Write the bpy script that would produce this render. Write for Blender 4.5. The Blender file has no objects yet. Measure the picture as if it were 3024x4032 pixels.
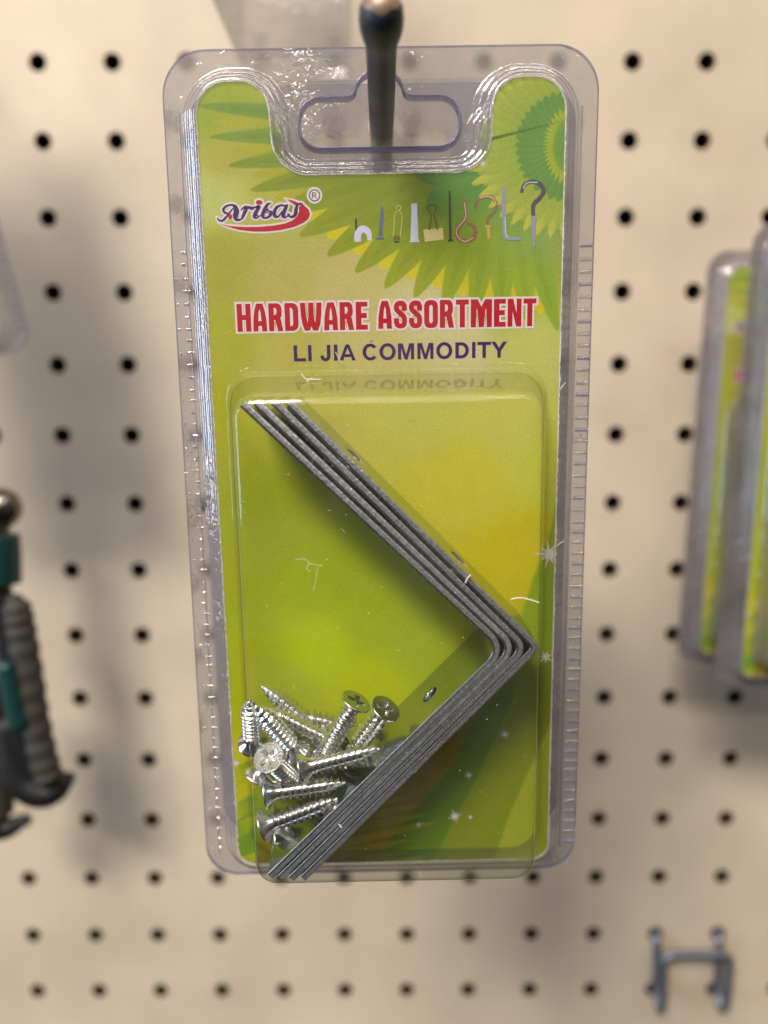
import bpy, math, random
import numpy as np
from mathutils import Vector, Matrix
from mathutils.geometry import tessellate_polygon

random.seed(7)
rng = np.random.default_rng(7)
S = 0.001                      # all lengths below are millimetres
scene = bpy.context.scene
COL = scene.collection

# ------------------------------------------------------------------ camera
CAM_POS = np.array([0.68840364, -280.88013751, -111.94239574])
CAM_ROT = np.array([[0.99999683, -0.00184302, -0.00171564],
                    [-0.00197873, -0.15382732, -0.98809577],
                    [0.00155717, 0.98809603, -0.15383048]])     # rows: right, down, forward
FPX, PW, PH, DK = 3000.0, 3024, 4032, 3024 / 1659.0
cam_d = bpy.data.cameras.new('camera')
cam = bpy.data.objects.new('camera', cam_d)
COL.objects.link(cam)
r_, d_, f_ = CAM_ROT
cam.matrix_world = Matrix(((r_[0], -d_[0], -f_[0], CAM_POS[0] * S), (r_[1], -d_[1], -f_[1], CAM_POS[1] * S),
                           (r_[2], -d_[2], -f_[2], CAM_POS[2] * S), (0, 0, 0, 1)))
cam_d.sensor_fit = 'VERTICAL'
cam_d.sensor_height = 36.0
cam_d.lens = 36.0 * FPX / PH
cam_d.clip_start = 0.005
cam_d.clip_end = 50.0
cam_d.dof.use_dof = True
cam_d.dof.focus_distance = 0.1165
cam_d.dof.aperture_fstop = 9.4
scene.camera = cam
scene.render.resolution_x, scene.render.resolution_y = 768, 1024

# ------------------------------------------------------------------ surroundings of the shop, lamps, exposure
world = bpy.data.worlds.new('World')
scene.world = world
world.use_nodes = True
nt = world.node_tree
bg = nt.nodes['Background']
tc = nt.nodes.new('ShaderNodeTexCoord')
sep = nt.nodes.new('ShaderNodeSeparateXYZ')
ramp = nt.nodes.new('ShaderNodeValToRGB')
mr = nt.nodes.new('ShaderNodeMapRange')
mr.inputs['From Min'].default_value = -1
nt.links.new(tc.outputs['Generated'], sep.inputs[0])
nt.links.new(sep.outputs['Z'], mr.inputs['Value'])
nt.links.new(mr.outputs[0], ramp.inputs[0])
els = ramp.color_ramp.elements
els[0].position = 0.0; els[0].color = (0.07, 0.06, 0.055, 1)
els[1].position = 1.0; els[1].color = (0.85, 0.80, 0.72, 1)
for p, c in ((0.36, (0.13, 0.12, 0.115, 1)), (0.5, (0.30, 0.28, 0.27, 1)), (0.64, (0.62, 0.58, 0.52, 1))):
    e = els.new(p); e.color = c
nt.links.new(ramp.outputs[0], bg.inputs[0])
bg.inputs[1].default_value = 0.25

def area(name, loc, target, sx, sy, power, color):
    l = bpy.data.lights.new(name, 'AREA')
    l.shape = 'RECTANGLE'; l.size = sx; l.size_y = sy; l.energy = power; l.color = color
    o = bpy.data.objects.new(name, l); COL.objects.link(o)
    o.location = loc
    o.rotation_euler = (Vector(target) - Vector(loc)).to_track_quat('-Z', 'Y').to_euler()
    return o
area('ceiling_light_key', (-0.52, -1.30, 1.05), (0, 0, -0.22), 0.55, 0.30, 33, (1.0, 0.93, 0.82))
for k, (x, y, z, e) in enumerate(((-0.15, -0.75, 1.45, 9), (0.35, -1.75, 1.5, 12), (-0.6, -2.9, 1.5, 14))):
    area('ceiling_tube', (x, y, z), (x, y + 0.4, 0), 2.2, 0.07, e, (1.0, 0.94, 0.85))
area('shop_window', (-1.2, -0.53, 0.02), (0, -0.1, -0.12), 0.42, 0.8, 9, (0.62, 0.78, 1.0))
scene.view_settings.view_transform = 'Standard'
scene.view_settings.look = 'None'
scene.view_settings.exposure = 0.12
scene.view_settings.gamma = 1.0
scene.view_settings.use_curve_mapping = False
scene.render.engine = 'CYCLES'
cy = scene.cycles
cy.max_bounces = 16; cy.transparent_max_bounces = 48; cy.glossy_bounces = 8; cy.transmission_bounces = 8
cy.use_denoising = True
cy.caustics_reflective = False
cy.sample_clamp_indirect = 6.0
cy.pixel_filter_type = 'BLACKMAN_HARRIS'

# ------------------------------------------------------------------ measuring helpers
def ray(d):
    return np.array([(d[0] * DK - PW / 2) / FPX, (d[1] * DK - PH / 2) / FPX, 1.0]) @ CAM_ROT
def at(d, y):
    v = ray(d)
    return CAM_POS + v * (y - CAM_POS[1]) / v[1]
def _rot(r):
    r = np.array(r, float); th = np.linalg.norm(r)
    if th < 1e-9: return np.eye(3)
    k = r / th; K = np.array([[0, -k[2], k[1]], [k[2], 0, -k[0]], [-k[1], k[0], 0]])
    return np.eye(3) + math.sin(th) * K + (1 - math.cos(th)) * K @ K
PR = _rot([.0277, 0, 0]) @ _rot([0, 0, .0056]) @ _rot([0, -.0154, 0])
PO = np.array([1.4969, -160.0, -129.9131])
EX, EN, EZ = PR.T
def uv(d, w=0.0):
    """photo position -> (u, v) in millimetres on the package plane w mm in front of the card"""
    v = ray(d)
    t = ((PO - EN * w - CAM_POS) @ EN) / (v @ EN)
    X = CAM_POS + v * t - PO
    return np.array([X @ EX, X @ EZ])
def zoom(x0, y0, sc):
    return lambda p: ((p[0] * sc + x0) / DK, (p[1] * sc + y0) / DK)

def lin(c):
    c = np.asarray(c, float) / 255.0
    return np.where(c <= 0.04045, c / 12.92, ((c + 0.055) / 1.055) ** 2.4)
def rgba(c):
    l = lin(c); return (float(l[0]), float(l[1]), float(l[2]), 1.0)

# ------------------------------------------------------------------ materials
def new_mat(name):
    m = bpy.data.materials.new(name); m.use_nodes = True
    t = m.node_tree
    for n in list(t.nodes): t.nodes.remove(n)
    out = t.nodes.new('ShaderNodeOutputMaterial')
    return m, t, out
def principled(name, color, rough=0.5, metal=0.0, spec=0.5, coat=0.0, noise=0.0, nscale=400.0, bump=0.0, bscale=900.0, rnoise=0.0):
    m, t, out = new_mat(name)
    p = t.nodes.new('ShaderNodeBsdfPrincipled')
    p.inputs['Base Color'].default_value = color
    p.inputs['Roughness'].default_value = rough
    p.inputs['Metallic'].default_value = metal
    p.inputs['Specular IOR Level'].default_value = spec
    p.inputs['Coat Weight'].default_value = coat
    p.inputs['Coat Roughness'].default_value = 0.08
    t.links.new(p.outputs[0], out.inputs[0])
    tcn = t.nodes.new('ShaderNodeTexCoord')
    if noise:
        n = t.nodes.new('ShaderNodeTexNoise'); n.inputs['Scale'].default_value = nscale; n.inputs['Detail'].default_value = 5
        mx = t.nodes.new('ShaderNodeMixRGB'); mx.blend_type = 'MULTIPLY'; mx.inputs[0].default_value = 1
        rp = t.nodes.new('ShaderNodeValToRGB')
        rp.color_ramp.elements[0].position = 0.3; rp.color_ramp.elements[1].position = 0.7
        a, b = 1 - noise, 1 + noise * 0.6
        rp.color_ramp.elements[0].color = (a, a, a, 1); rp.color_ramp.elements[1].color = (b, b, b, 1)
        t.links.new(tcn.outputs['Object'], n.inputs['Vector']); t.links.new(n.outputs[0], rp.inputs[0])
        mx.inputs[1].default_value = color; t.links.new(rp.outputs[0], mx.inputs[2])
        t.links.new(mx.outputs[0], p.inputs['Base Color'])
    if rnoise:
        n = t.nodes.new('ShaderNodeTexNoise'); n.inputs['Scale'].default_value = nscale * 0.7; n.inputs['Detail'].default_value = 4
        mp = t.nodes.new('ShaderNodeMapRange'); mp.inputs['To Min'].default_value = max(0.02, rough - rnoise); mp.inputs['To Max'].default_value = rough + rnoise
        t.links.new(tcn.outputs['Object'], n.inputs['Vector']); t.links.new(n.outputs[0], mp.inputs[0]); t.links.new(mp.outputs[0], p.inputs['Roughness'])
    if bump:
        n = t.nodes.new('ShaderNodeTexNoise'); n.inputs['Scale'].default_value = bscale; n.inputs['Detail'].default_value = 4
        b = t.nodes.new('ShaderNodeBump'); b.inputs['Strength'].default_value = 1.0; b.inputs['Distance'].default_value = bump * S
        t.links.new(tcn.outputs['Object'], n.inputs['Vector']); t.links.new(n.outputs[0], b.inputs['Height'])
        t.links.new(b.outputs[0], p.inputs['Normal'])
    return m

def clear_plastic(name, tint, edge, haze, haze_col, rough, bumps, boost=1.0, crumple=0.0, bend=0.0):
    """thin clear sheet: light passes straight through, more is reflected at a glancing angle, a little is scattered"""
    m, t, out = new_mat(name)
    L = t.links
    tcn = t.nodes.new('ShaderNodeTexCoord')
    prev = None
    for sc, dist in bumps:
        n = t.nodes.new('ShaderNodeTexNoise'); n.inputs['Scale'].default_value = sc; n.inputs['Detail'].default_value = 3
        n.inputs['Distortion'].default_value = 0.6
        b = t.nodes.new('ShaderNodeBump'); b.inputs['Distance'].default_value = dist * S
        L.new(tcn.outputs['Object'], n.inputs['Vector']); L.new(n.outputs[0], b.inputs['Height'])
        if prev: L.new(prev.outputs[0], b.inputs['Normal'])
        prev = b
    if crumple:           # crinkled patches between smooth ones
        n = t.nodes.new('ShaderNodeTexNoise'); n.inputs['Scale'].default_value = 620; n.inputs['Detail'].default_value = 2; n.inputs['Distortion'].default_value = 1.2
        k = t.nodes.new('ShaderNodeTexNoise'); k.inputs['Scale'].default_value = 75; k.inputs['Detail'].default_value = 2
        kr = t.nodes.new('ShaderNodeMapRange'); kr.inputs['From Min'].default_value = 0.55; kr.inputs['From Max'].default_value = 0.68
        mu = t.nodes.new('ShaderNodeMath'); mu.operation = 'MULTIPLY'
        L.new(tcn.outputs['Object'], n.inputs['Vector']); L.new(tcn.outputs['Object'], k.inputs['Vector']); L.new(k.outputs[0], kr.inputs[0])
        L.new(n.outputs[0], mu.inputs[0]); L.new(kr.outputs[0], mu.inputs[1])
        b = t.nodes.new('ShaderNodeBump'); b.inputs['Distance'].default_value = crumple * S
        L.new(mu.outputs[0], b.inputs['Height'])
        if prev: L.new(prev.outputs[0], b.inputs['Normal'])
        prev = b
    lw = t.nodes.new('ShaderNodeLayerWeight'); lw.inputs['Blend'].default_value = 0.5
    if prev: L.new(prev.outputs[0], lw.inputs['Normal'])
    pw = t.nodes.new('ShaderNodeMath'); pw.operation = 'POWER'; pw.inputs[1].default_value = 4.0
    L.new(lw.outputs['Facing'], pw.inputs[0])
    fr = t.nodes.new('ShaderNodeMapRange'); fr.inputs['To Min'].default_value = 0.07 * boost; fr.inputs['To Max'].default_value = 0.9
    L.new(pw.outputs[0], fr.inputs['Value'])
    p2 = t.nodes.new('ShaderNodeMath'); p2.operation = 'POWER'; p2.inputs[1].default_value = 2.2
    L.new(lw.outputs['Facing'], p2.inputs[0])
    cm = t.nodes.new('ShaderNodeMixRGB'); cm.inputs[1].default_value = tint; cm.inputs[2].default_value = edge
    L.new(p2.outputs[0], cm.inputs[0])
    tr = t.nodes.new('ShaderNodeBsdfTransparent'); L.new(cm.outputs[0], tr.inputs[0])
    df = t.nodes.new('ShaderNodeBsdfDiffuse'); df.inputs[0].default_value = haze_col
    tl = t.nodes.new('ShaderNodeBsdfTranslucent'); tl.inputs[0].default_value = haze_col
    ad = t.nodes.new('ShaderNodeMixShader'); ad.inputs[0].default_value = 0.4
    L.new(df.outputs[0], ad.inputs[1]); L.new(tl.outputs[0], ad.inputs[2])
    if bend:              # the uneven sheet smears part of what is seen through it
        rf = t.nodes.new('ShaderNodeBsdfRefraction'); rf.inputs['IOR'].default_value = 1.14; rf.inputs['Roughness'].default_value = 0.22
        L.new(cm.outputs[0], rf.inputs['Color'])
        if prev: L.new(prev.outputs[0], rf.inputs['Normal'])
        tm = t.nodes.new('ShaderNodeMixShader'); tm.inputs[0].default_value = bend
        L.new(tr.outputs[0], tm.inputs[1]); L.new(rf.outputs[0], tm.inputs[2]); tr = tm
    hz = t.nodes.new('ShaderNodeMixShader')
    sn = t.nodes.new('ShaderNodeTexNoise'); sn.inputs['Scale'].default_value = 48; sn.inputs['Detail'].default_value = 6; sn.inputs['Distortion'].default_value = 1.5
    sr = t.nodes.new('ShaderNodeMapRange'); sr.inputs['From Min'].default_value = 0.35; sr.inputs['From Max'].default_value = 0.68
    sr.inputs['To Min'].default_value = haze * 0.45; sr.inputs['To Max'].default_value = min(0.9, haze * 1.75)
    L.new(tcn.outputs['Object'], sn.inputs['Vector']); L.new(sn.outputs[0], sr.inputs[0]); L.new(sr.outputs[0], hz.inputs[0])
    L.new(tr.outputs[0], hz.inputs[1]); L.new(ad.outputs[0], hz.inputs[2])
    gl = t.nodes.new('ShaderNodeBsdfGlossy'); gl.inputs['Roughness'].default_value = rough
    if prev: L.new(prev.outputs[0], gl.inputs['Normal'])
    mx = t.nodes.new('ShaderNodeMixShader')
    L.new(fr.outputs[0], mx.inputs[0]); L.new(hz.outputs[0], mx.inputs[1]); L.new(gl.outputs[0], mx.inputs[2])
    L.new(mx.outputs[0], out.inputs[0])
    return m

M = {}
M['board'] = principled('cream_painted_hardboard', (0.57, 0.466, 0.357, 1), 0.55, spec=0.35, noise=0.13, nscale=22, bump=0.06, bscale=700)
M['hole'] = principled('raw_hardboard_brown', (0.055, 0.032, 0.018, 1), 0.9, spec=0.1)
M['hole_backing'] = principled('hole_shade_black', (0.018, 0.013, 0.010, 1), 0.9, spec=0.1)  # near-black backing: the shade inside the holes put into its colour
M['flange'] = clear_plastic('clear_shell_plastic', (0.93, 0.925, 0.95, 1), (0.50, 0.52, 0.74, 1), 0.14, (0.52, 0.50, 0.56, 1), 0.045, ((230, 0.30),), 2.0, 0.34, 0.42)
M['dome'] = clear_plastic('clear_bubble_plastic', (0.975, 0.975, 0.975, 1), (0.58, 0.60, 0.53, 1), 0.032, (0.62, 0.62, 0.56, 1), 0.05, ((120, 0.09),), 0.75)  # haze partly paints the veil of glare reflected off the bubble
M['edge'] = clear_plastic('cut_plastic_edge', (0.62, 0.60, 0.78, 1), (0.40, 0.39, 0.62, 1), 0.25, (0.42, 0.41, 0.60, 1), 0.12, ((700, 0.05),), 1.5)
M['back'] = clear_plastic('clear_back_plastic', (0.95, 0.945, 0.955, 1), (0.75, 0.74, 0.82, 1), 0.05, (0.6, 0.57, 0.6, 1), 0.06, ((260, 0.25),), 1.2, 0.5)
M['cloudy'] = clear_plastic('cloudy_scuffed_plastic', (0.85, 0.84, 0.86, 1), (0.62, 0.62, 0.75, 1), 0.34, (0.52, 0.485, 0.47, 1), 0.06, ((200, 0.3),), 1.3, 0.3, 0.5)
M['box'] = clear_plastic('thin_clear_box', (0.93, 0.925, 0.93, 1), (0.66, 0.66, 0.74, 1), 0.14, (0.55, 0.52, 0.52, 1), 0.08, ((60, 0.2),), 1.0)
M['dull'] = clear_plastic('grey_haze_shell_plastic', (0.88, 0.87, 0.90, 1), (0.55, 0.55, 0.72, 1), 0.40, (0.30, 0.27, 0.275, 1), 0.06, ((200, 0.3),), 1.5)  # dark grey haze also darkens the side packs' bubbles in place of contents

m, t, out = new_mat('printed_card_gloss')
at_n = t.nodes.new('ShaderNodeAttribute'); at_n.attribute_name = 'Col'
p = t.nodes.new('ShaderNodeBsdfPrincipled'); p.inputs['Roughness'].default_value = 0.42; p.inputs['Specular IOR Level'].default_value = 0.35
n = t.nodes.new('ShaderNodeTexNoise'); n.inputs['Scale'].default_value = 2600; n.inputs['Detail'].default_value = 3
tcn = t.nodes.new('ShaderNodeTexCoord'); t.links.new(tcn.outputs['Object'], n.inputs['Vector'])
mp = t.nodes.new('ShaderNodeMapRange'); mp.inputs['To Min'].default_value = 0.80; mp.inputs['To Max'].default_value = 1.2
t.links.new(n.outputs[0], mp.inputs[0])
mx = t.nodes.new('ShaderNodeMixRGB'); mx.blend_type = 'MULTIPLY'; mx.inputs[0].default_value = 1
t.links.new(at_n.outputs['Color'], mx.inputs[1]); t.links.new(mp.outputs[0], mx.inputs[2])
t.links.new(mx.outputs[0], p.inputs['Base Color']); t.links.new(p.outputs[0], out.inputs[0])
M['print'] = m
def ink(name, c): return principled(name, rgba(c), 0.42, spec=0.35, noise=0.10, nscale=2500)
M['white_paper'] = principled('white_cut_paper', (0.72, 0.72, 0.66, 1), 0.8, spec=0.2, noise=0.15, nscale=1800)
M['ink_red'] = ink('red_ink', (182, 12, 36)); M['ink_white'] = ink('pale_pink_ink', (226, 210, 212))
M['ink_purple'] = ink('purple_ink', (62, 30, 98)); M['ink_star'] = ink('pale_star_ink', (222, 208, 205))
M['ink_grey'] = ink('grey_ink', (84, 80, 100))
M['steel'] = principled('zinc_plated_steel', (0.50, 0.53, 0.54, 1), 0.17, metal=1.0, noise=0.08, nscale=500, rnoise=0.08)
M['steel_edge'] = principled('sheared_steel_edge', (0.66, 0.66, 0.68, 1), 0.40, metal=0.86, noise=0.42, nscale=2600, bump=0.10, bscale=2400)
M['steel_burnished'] = principled('burnished_steel_edge', (0.34, 0.345, 0.37, 1), 0.26, metal=0.95, noise=0.2, nscale=1200, rnoise=0.08)
M['screw'] = principled('bright_zinc_screw', (0.80, 0.79, 0.755, 1), 0.19, metal=1.0, noise=0.12, rnoise=0.09, nscale=700)
for k_ in ('steel_edge', 'screw', 'steel'):
    t = M[k_].node_tree; p = next(n_ for n_ in t.nodes if n_.type == 'BSDF_PRINCIPLED')
    oi = t.nodes.new('ShaderNodeObjectInfo'); vr = t.nodes.new('ShaderNodeMapRange')
    vr.inputs['To Min'].default_value = 0.78; vr.inputs['To Max'].default_value = 1.12
    mxv = t.nodes.new('ShaderNodeMixRGB'); mxv.blend_type = 'MULTIPLY'; mxv.inputs[0].default_value = 1
    bc = p.inputs['Base Color']
    if bc.links: t.links.new(bc.links[0].from_socket, mxv.inputs[1])
    else: mxv.inputs[1].default_value = bc.default_value
    t.links.new(oi.outputs['Random'], vr.inputs[0]); t.links.new(vr.outputs[0], mxv.inputs[2]); t.links.new(mxv.outputs[0], bc)
M['rod'] = principled('dark_grey_painted_wire', (0.046, 0.054, 0.068, 1), 0.45, spec=0.35, noise=0.35, nscale=260, bump=0.05, bscale=500, rnoise=0.1)
M['copper'] = principled('worn_bare_metal_tip', (0.36, 0.25, 0.18, 1), 0.45, metal=0.5, noise=0.5, nscale=500, bump=0.1, bscale=600)
M['wirezinc'] = principled('grey_zinc_wire', (0.20, 0.22, 0.27, 1), 0.35, metal=0.7, noise=0.15, nscale=200)
M['grip_grey'] = principled('warm_grey_rubber_in_shade', (0.045, 0.041, 0.034, 1), 0.6, spec=0.3, noise=0.1, nscale=120)  # albedo lowered, the shade the tool hangs in put into the colour
M['grip_black'] = principled('black_rubber', (0.008, 0.008, 0.009, 1), 0.5, spec=0.4, noise=0.1, nscale=120)
M['grip_teal'] = principled('teal_plastic_in_shade', (0.004, 0.036, 0.036, 1), 0.4, spec=0.5, noise=0.1, nscale=120)  # teal darkened likewise to stand in for shade on the tool
M['tool_steel'] = principled('dark_polished_steel', (0.22, 0.19, 0.17, 1), 0.22, metal=1.0, rnoise=0.05)
M['lint'] = principled('white_lint', (0.72, 0.68, 0.58, 1), 0.9, spec=0.1, noise=0.05)

# ------------------------------------------------------------------ object helpers
def tag(o, label=None, cat=None, group=None, kind=None):
    if label: o['label'] = label
    if cat: o['category'] = cat
    if group: o['group'] = group
    if kind: o['kind'] = kind
    return o
def empty(name, loc=(0, 0, 0), rot=None):
    o = bpy.data.objects.new(name, None); COL.objects.link(o)
    o.empty_display_size = 0.01
    R = np.eye(3) if rot is None else rot
    o.matrix_world = Matrix([[*R[0], loc[0] * S], [*R[1], loc[1] * S], [*R[2], loc[2] * S], [0, 0, 0, 1]])
    return o
def link(name, me, parent=None):
    o = bpy.data.objects.new(name, me); COL.objects.link(o)
    if parent: o.parent = parent
    return o
class MB:
    """collects faces of several materials into one mesh (millimetres)"""
    def __init__(s): s.v = []; s.f = []; s.m = []; s.sm = []
    def add(s, verts, faces, mat=0, smooth=False):
        o = len(s.v); s.v.extend([tuple(map(float, p)) for p in verts])
        for f in faces: s.f.append([i + o for i in f]); s.m.append(mat); s.sm.append(smooth)
    def build(s, name, mats, parent=None, xf=None):
        me = bpy.data.meshes.new(name)
        V = np.array(s.v) * S
        me.from_pydata(V.tolist(), [], s.f)
        for mt in mats: me.materials.append(mt)
        me.polygons.foreach_set('material_index', s.m)
        me.polygons.foreach_set('use_smooth', s.sm)
        me.update()
        return link(name, me, parent)
def P3(u, v, w): return (u, -w, v)              # package coordinates -> local mesh coordinates
def fill_tris(loops):
    pts = [p for l in loops for p in l]
    tris = tessellate_polygon([[Vector((p[0], p[1], 0)) for p in l] for l in loops])
    return pts, [list(t) for t in tris]
def fill(mb, loops, w, mat=0, smooth=False):
    pts, tr = fill_tris(loops)
    out_ = []
    for a, b, c in tr:
        A, B, C = pts[a], pts[b], pts[c]
        cr = (B[0] - A[0]) * (C[1] - A[1]) - (B[1] - A[1]) * (C[0] - A[0])
        if abs(cr) < 1e-9: continue
        out_.append([a, b, c] if cr > 0 else [a, c, b])
    mb.add([P3(p[0], p[1], w) for p in pts], out_, mat, smooth)
def loft(mb, rings, mat=0, smooth=True, closed=True):
    """rings: lists of 3-D points of equal length"""
    n = len(rings[0]); V = [p for r in rings for p in r]; F = []
    for k in range(len(rings) - 1):
        for i in range(n if closed else n - 1):
            j = (i + 1) % n
            F.append([k * n + i, k * n + j, (k + 1) * n + j, (k + 1) * n + i])
    mb.add(V, F, mat, smooth)
def tube(mb, path, rad, n=12, mat=0, caps=True, squash=None):
    path = [np.array(p, float) for p in path]
    rad = [rad] * len(path) if np.isscalar(rad) else rad
    rings = []; prev = None
    for i, p in enumerate(path):
        a = path[max(i - 1, 0)]; b = path[min(i + 1, len(path) - 1)]
        t_ = b - a; t_ = t_ / np.linalg.norm(t_)
        if prev is None:
            up = np.array([0, 0, 1.0]) if abs(t_[2]) < 0.9 else np.array([0, 1.0, 0])
        else: up = prev
        s_ = up - t_ * (up @ t_); s_ /= np.linalg.norm(s_); prev = s_
        q = np.cross(t_, s_)
        rings.append([tuple(p + rad[i] * (s_ * math.cos(2 * math.pi * k / n) + q * math.sin(2 * math.pi * k / n))) for k in range(n)])
    loft(mb, rings, mat, True)
    if caps:
        for r, pt, sgn in ((rings[0], path[0], -1), (rings[-1], path[-1], 1)):
            F = [[i, (i + 1) % n, n] for i in range(n)]
            mb.add(r + [tuple(pt)], F, mat, True)
def smooth_path(pts, n=8):
    """Catmull-Rom through points (any number of columns)"""
    P = [np.array(p, float) for p in pts]; out_ = []
    for i in range(len(P) - 1):
        p0 = P[max(i - 1, 0)]; p1 = P[i]; p2 = P[i + 1]; p3 = P[min(i + 2, len(P) - 1)]
        for k in range(n):
            t_ = k / n
            out_.append(0.5 * ((2 * p1) + (-p0 + p2) * t_ + (2 * p0 - 5 * p1 + 4 * p2 - p3) * t_ ** 2 + (-p0 + 3 * p1 - 3 * p2 + p3) * t_ ** 3))
    out_.append(P[-1]); return out_
def ribbon(pts, width=None):
    """outline polygon of a pen stroke; pts (x, y[, width])"""
    P = [np.array(p[:2], float) for p in pts]
    W = [width if width is not None else p[2] for p in pts]
    Lf, Rt = [], []
    for i, p in enumerate(P):
        a = P[max(i - 1, 0)]; b = P[min(i + 1, len(P) - 1)]
        t_ = b - a; t_ /= max(np.linalg.norm(t_), 1e-9); nn = np.array([-t_[1], t_[0]])
        h = W[i] / 2
        if 0 < i < len(P) - 1:
            t1 = P[i] - a; t1 /= max(np.linalg.norm(t1), 1e-9)
            h = h / max(0.6, abs(t1 @ t_))
        Lf.append(p + nn * h); Rt.append(p - nn * h)
    return [tuple(q) for q in Lf] + [tuple(q) for q in reversed(Rt)]
def stroke_quads(mb, pts, w, mat, width_add=0.0, dw=0.0, round_caps=True):
    """a pen stroke as a strip of quads (it may cross itself without tangling the fill)"""
    P = [np.array(p[:2], float) for p in pts]; W = [p[2] + width_add for p in pts]
    V = []; F = []
    for i, p in enumerate(P):
        a = P[max(i - 1, 0)]; b = P[min(i + 1, len(P) - 1)]
        t_ = b - a; t_ /= max(np.linalg.norm(t_), 1e-9); nn = np.array([-t_[1], t_[0]]) * W[i] / 2
        ww = w + dw * i
        V += [P3(*(p + nn), ww), P3(*(p - nn), ww)]
        if i: F.append([2 * i - 2, 2 * i - 1, 2 * i + 1, 2 * i])
    mb.add(V, F, mat)
    if round_caps:
        for q, wd, k in ((P[0], W[0], 0), (P[-1], W[-1], 1)):
            disc(mb, q, wd / 2, wd / 2, w + 0.0007 + 0.0004 * k + dw * len(P), mat, 12)
def disc(mb, c, rx, ry, w, mat, n=20, rot=0.0):
    V = []
    for k in range(n):
        a = 2 * math.pi * k / n; x, y = rx * math.cos(a), ry * math.sin(a)
        V.append(P3(c[0] + x * math.cos(rot) - y * math.sin(rot), c[1] + x * math.sin(rot) + y * math.cos(rot), w))
    mb.add(V, [list(range(n))], mat)
def offset_loop(L, d):
    """move each vertex of a loop outward (counter-clockwise loop) by d"""
    n = len(L); out_ = []
    for i in range(n):
        a = np.array(L[i - 1]); b = np.array(L[i]); c = np.array(L[(i + 1) % n])
        t1 = b - a; t1 /= max(np.linalg.norm(t1), 1e-9); t2 = c - b; t2 /= max(np.linalg.norm(t2), 1e-9)
        n1 = np.array([t1[1], -t1[0]]); n2 = np.array([t2[1], -t2[0]])
        m_ = n1 + n2; m_ /= max(np.linalg.norm(m_), 1e-9)
        out_.append(tuple(b + m_ * d / max(0.45, m_ @ n1)))
    return out_
def ccw(L):
    A = sum(L[i - 1][0] * L[i][1] - L[i][0] * L[i - 1][1] for i in range(len(L)))
    return L if A > 0 else L[::-1]
def round_poly(corners, nseg=7):
    """polygon with rounded corners; corners (x, y, radius)"""
    n = len(corners); out_ = []
    for i in range(n):
        a = np.array(corners[i - 1][:2], float); b = np.array(corners[i][:2], float); c = np.array(corners[(i + 1) % n][:2], float)
        r = corners[i][2]
        t1 = (a - b) / np.linalg.norm(a - b); t2 = (c - b) / np.linalg.norm(c - b)
        if r < 1e-6: out_.append(tuple(b)); continue
        ang = math.acos(max(-1, min(1, t1 @ t2))); dd = r / math.tan(ang / 2)
        bis = t1 + t2; bis /= np.linalg.norm(bis); ctr = b + bis * r / math.sin(ang / 2)
        s0 = b + t1 * dd - ctr; s1 = b + t2 * dd - ctr
        a0 = math.atan2(s0[1], s0[0]); a1 = math.atan2(s1[1], s1[0]); da = (a1 - a0 + math.pi) % (2 * math.pi) - math.pi
        for k in range(nseg + 1):
            q = a0 + da * k / nseg
            out_.append((ctr[0] + r * math.cos(q), ctr[1] + r * math.sin(q)))
    return out_

# ================================================================== THE SETTING: pegboard
PITCH = 25.4
def hole_pos(c, r): return np.array([PITCH * (c - 4.6), 0.0, -PITCH * r])
mb = MB(); NH = 20
for c in range(-11, 20):
    for r in range(-6, 20):
        x, _, z = hole_pos(c, r)
        sq, h0, h1 = [], [], []
        for k in range(NH):
            a = 2 * math.pi * (k + 0.5) / NH; ca, sa = math.cos(a), math.sin(a)
            s_ = PITCH / 2 / max(abs(ca), abs(sa))
            sq.append((x + ca * s_, 0, z + sa * s_))
            h0.append((x + 3.1 * ca, 0, z + 3.1 * sa)); h1.append((x + 3.1 * ca, 5.0, z + 3.1 * sa))
        # make the outer ring a true square
        cs = []
        for (px_, _, pz_) in sq:
            cs.append((px_, 0, pz_))
        o = len(mb.v)
        corners = [(x + PITCH / 2 * sx, 0, z + PITCH / 2 * sz) for sx, sz in ((1, 1), (-1, 1), (-1, -1), (1, -1))]
        mb.v += cs + h0 + h1 + corners
        for k in range(NH):
            j = (k + 1) % NH
            mb.f.append([o + k, o + j, o + NH + j, o + NH + k]); mb.m.append(0); mb.sm.append(False)
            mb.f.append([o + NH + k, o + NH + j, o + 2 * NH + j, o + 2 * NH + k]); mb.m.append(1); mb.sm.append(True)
        for ci in range(4):
            k = [2, 7, 12, 17][ci]
            mb.f.append([o + k, o + 3 * NH + ci, o + (k + 1) % NH]) if False else None
            a_, b_ = cs[k], cs[(k + 1) % NH]
        # corner triangles
        for ci, (sx, sz) in enumerate(((1, 1), (-1, 1), (-1, -1), (1, -1))):
            k = int(((ci * 90 + 45) / 360) * NH - 0.5)
            ids = [i for i in (k, (k + 1) % NH)]
            mb.f.append([o + ids[0], o + 3 * NH + ci, o + ids[1]]); mb.m.append(0); mb.sm.append(False)
board = mb.build('pegboard', [M['board'], M['hole']])
board['kind'] = 'structure'; board['label'] = 'cream painted pegboard with rows of round holes behind everything'
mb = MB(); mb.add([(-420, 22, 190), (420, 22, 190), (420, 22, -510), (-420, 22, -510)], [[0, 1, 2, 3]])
tag(mb.build('dark_backing', [M['hole_backing']]), 'near-black backing added behind the pegboard to darken its holes', kind='structure')

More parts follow.
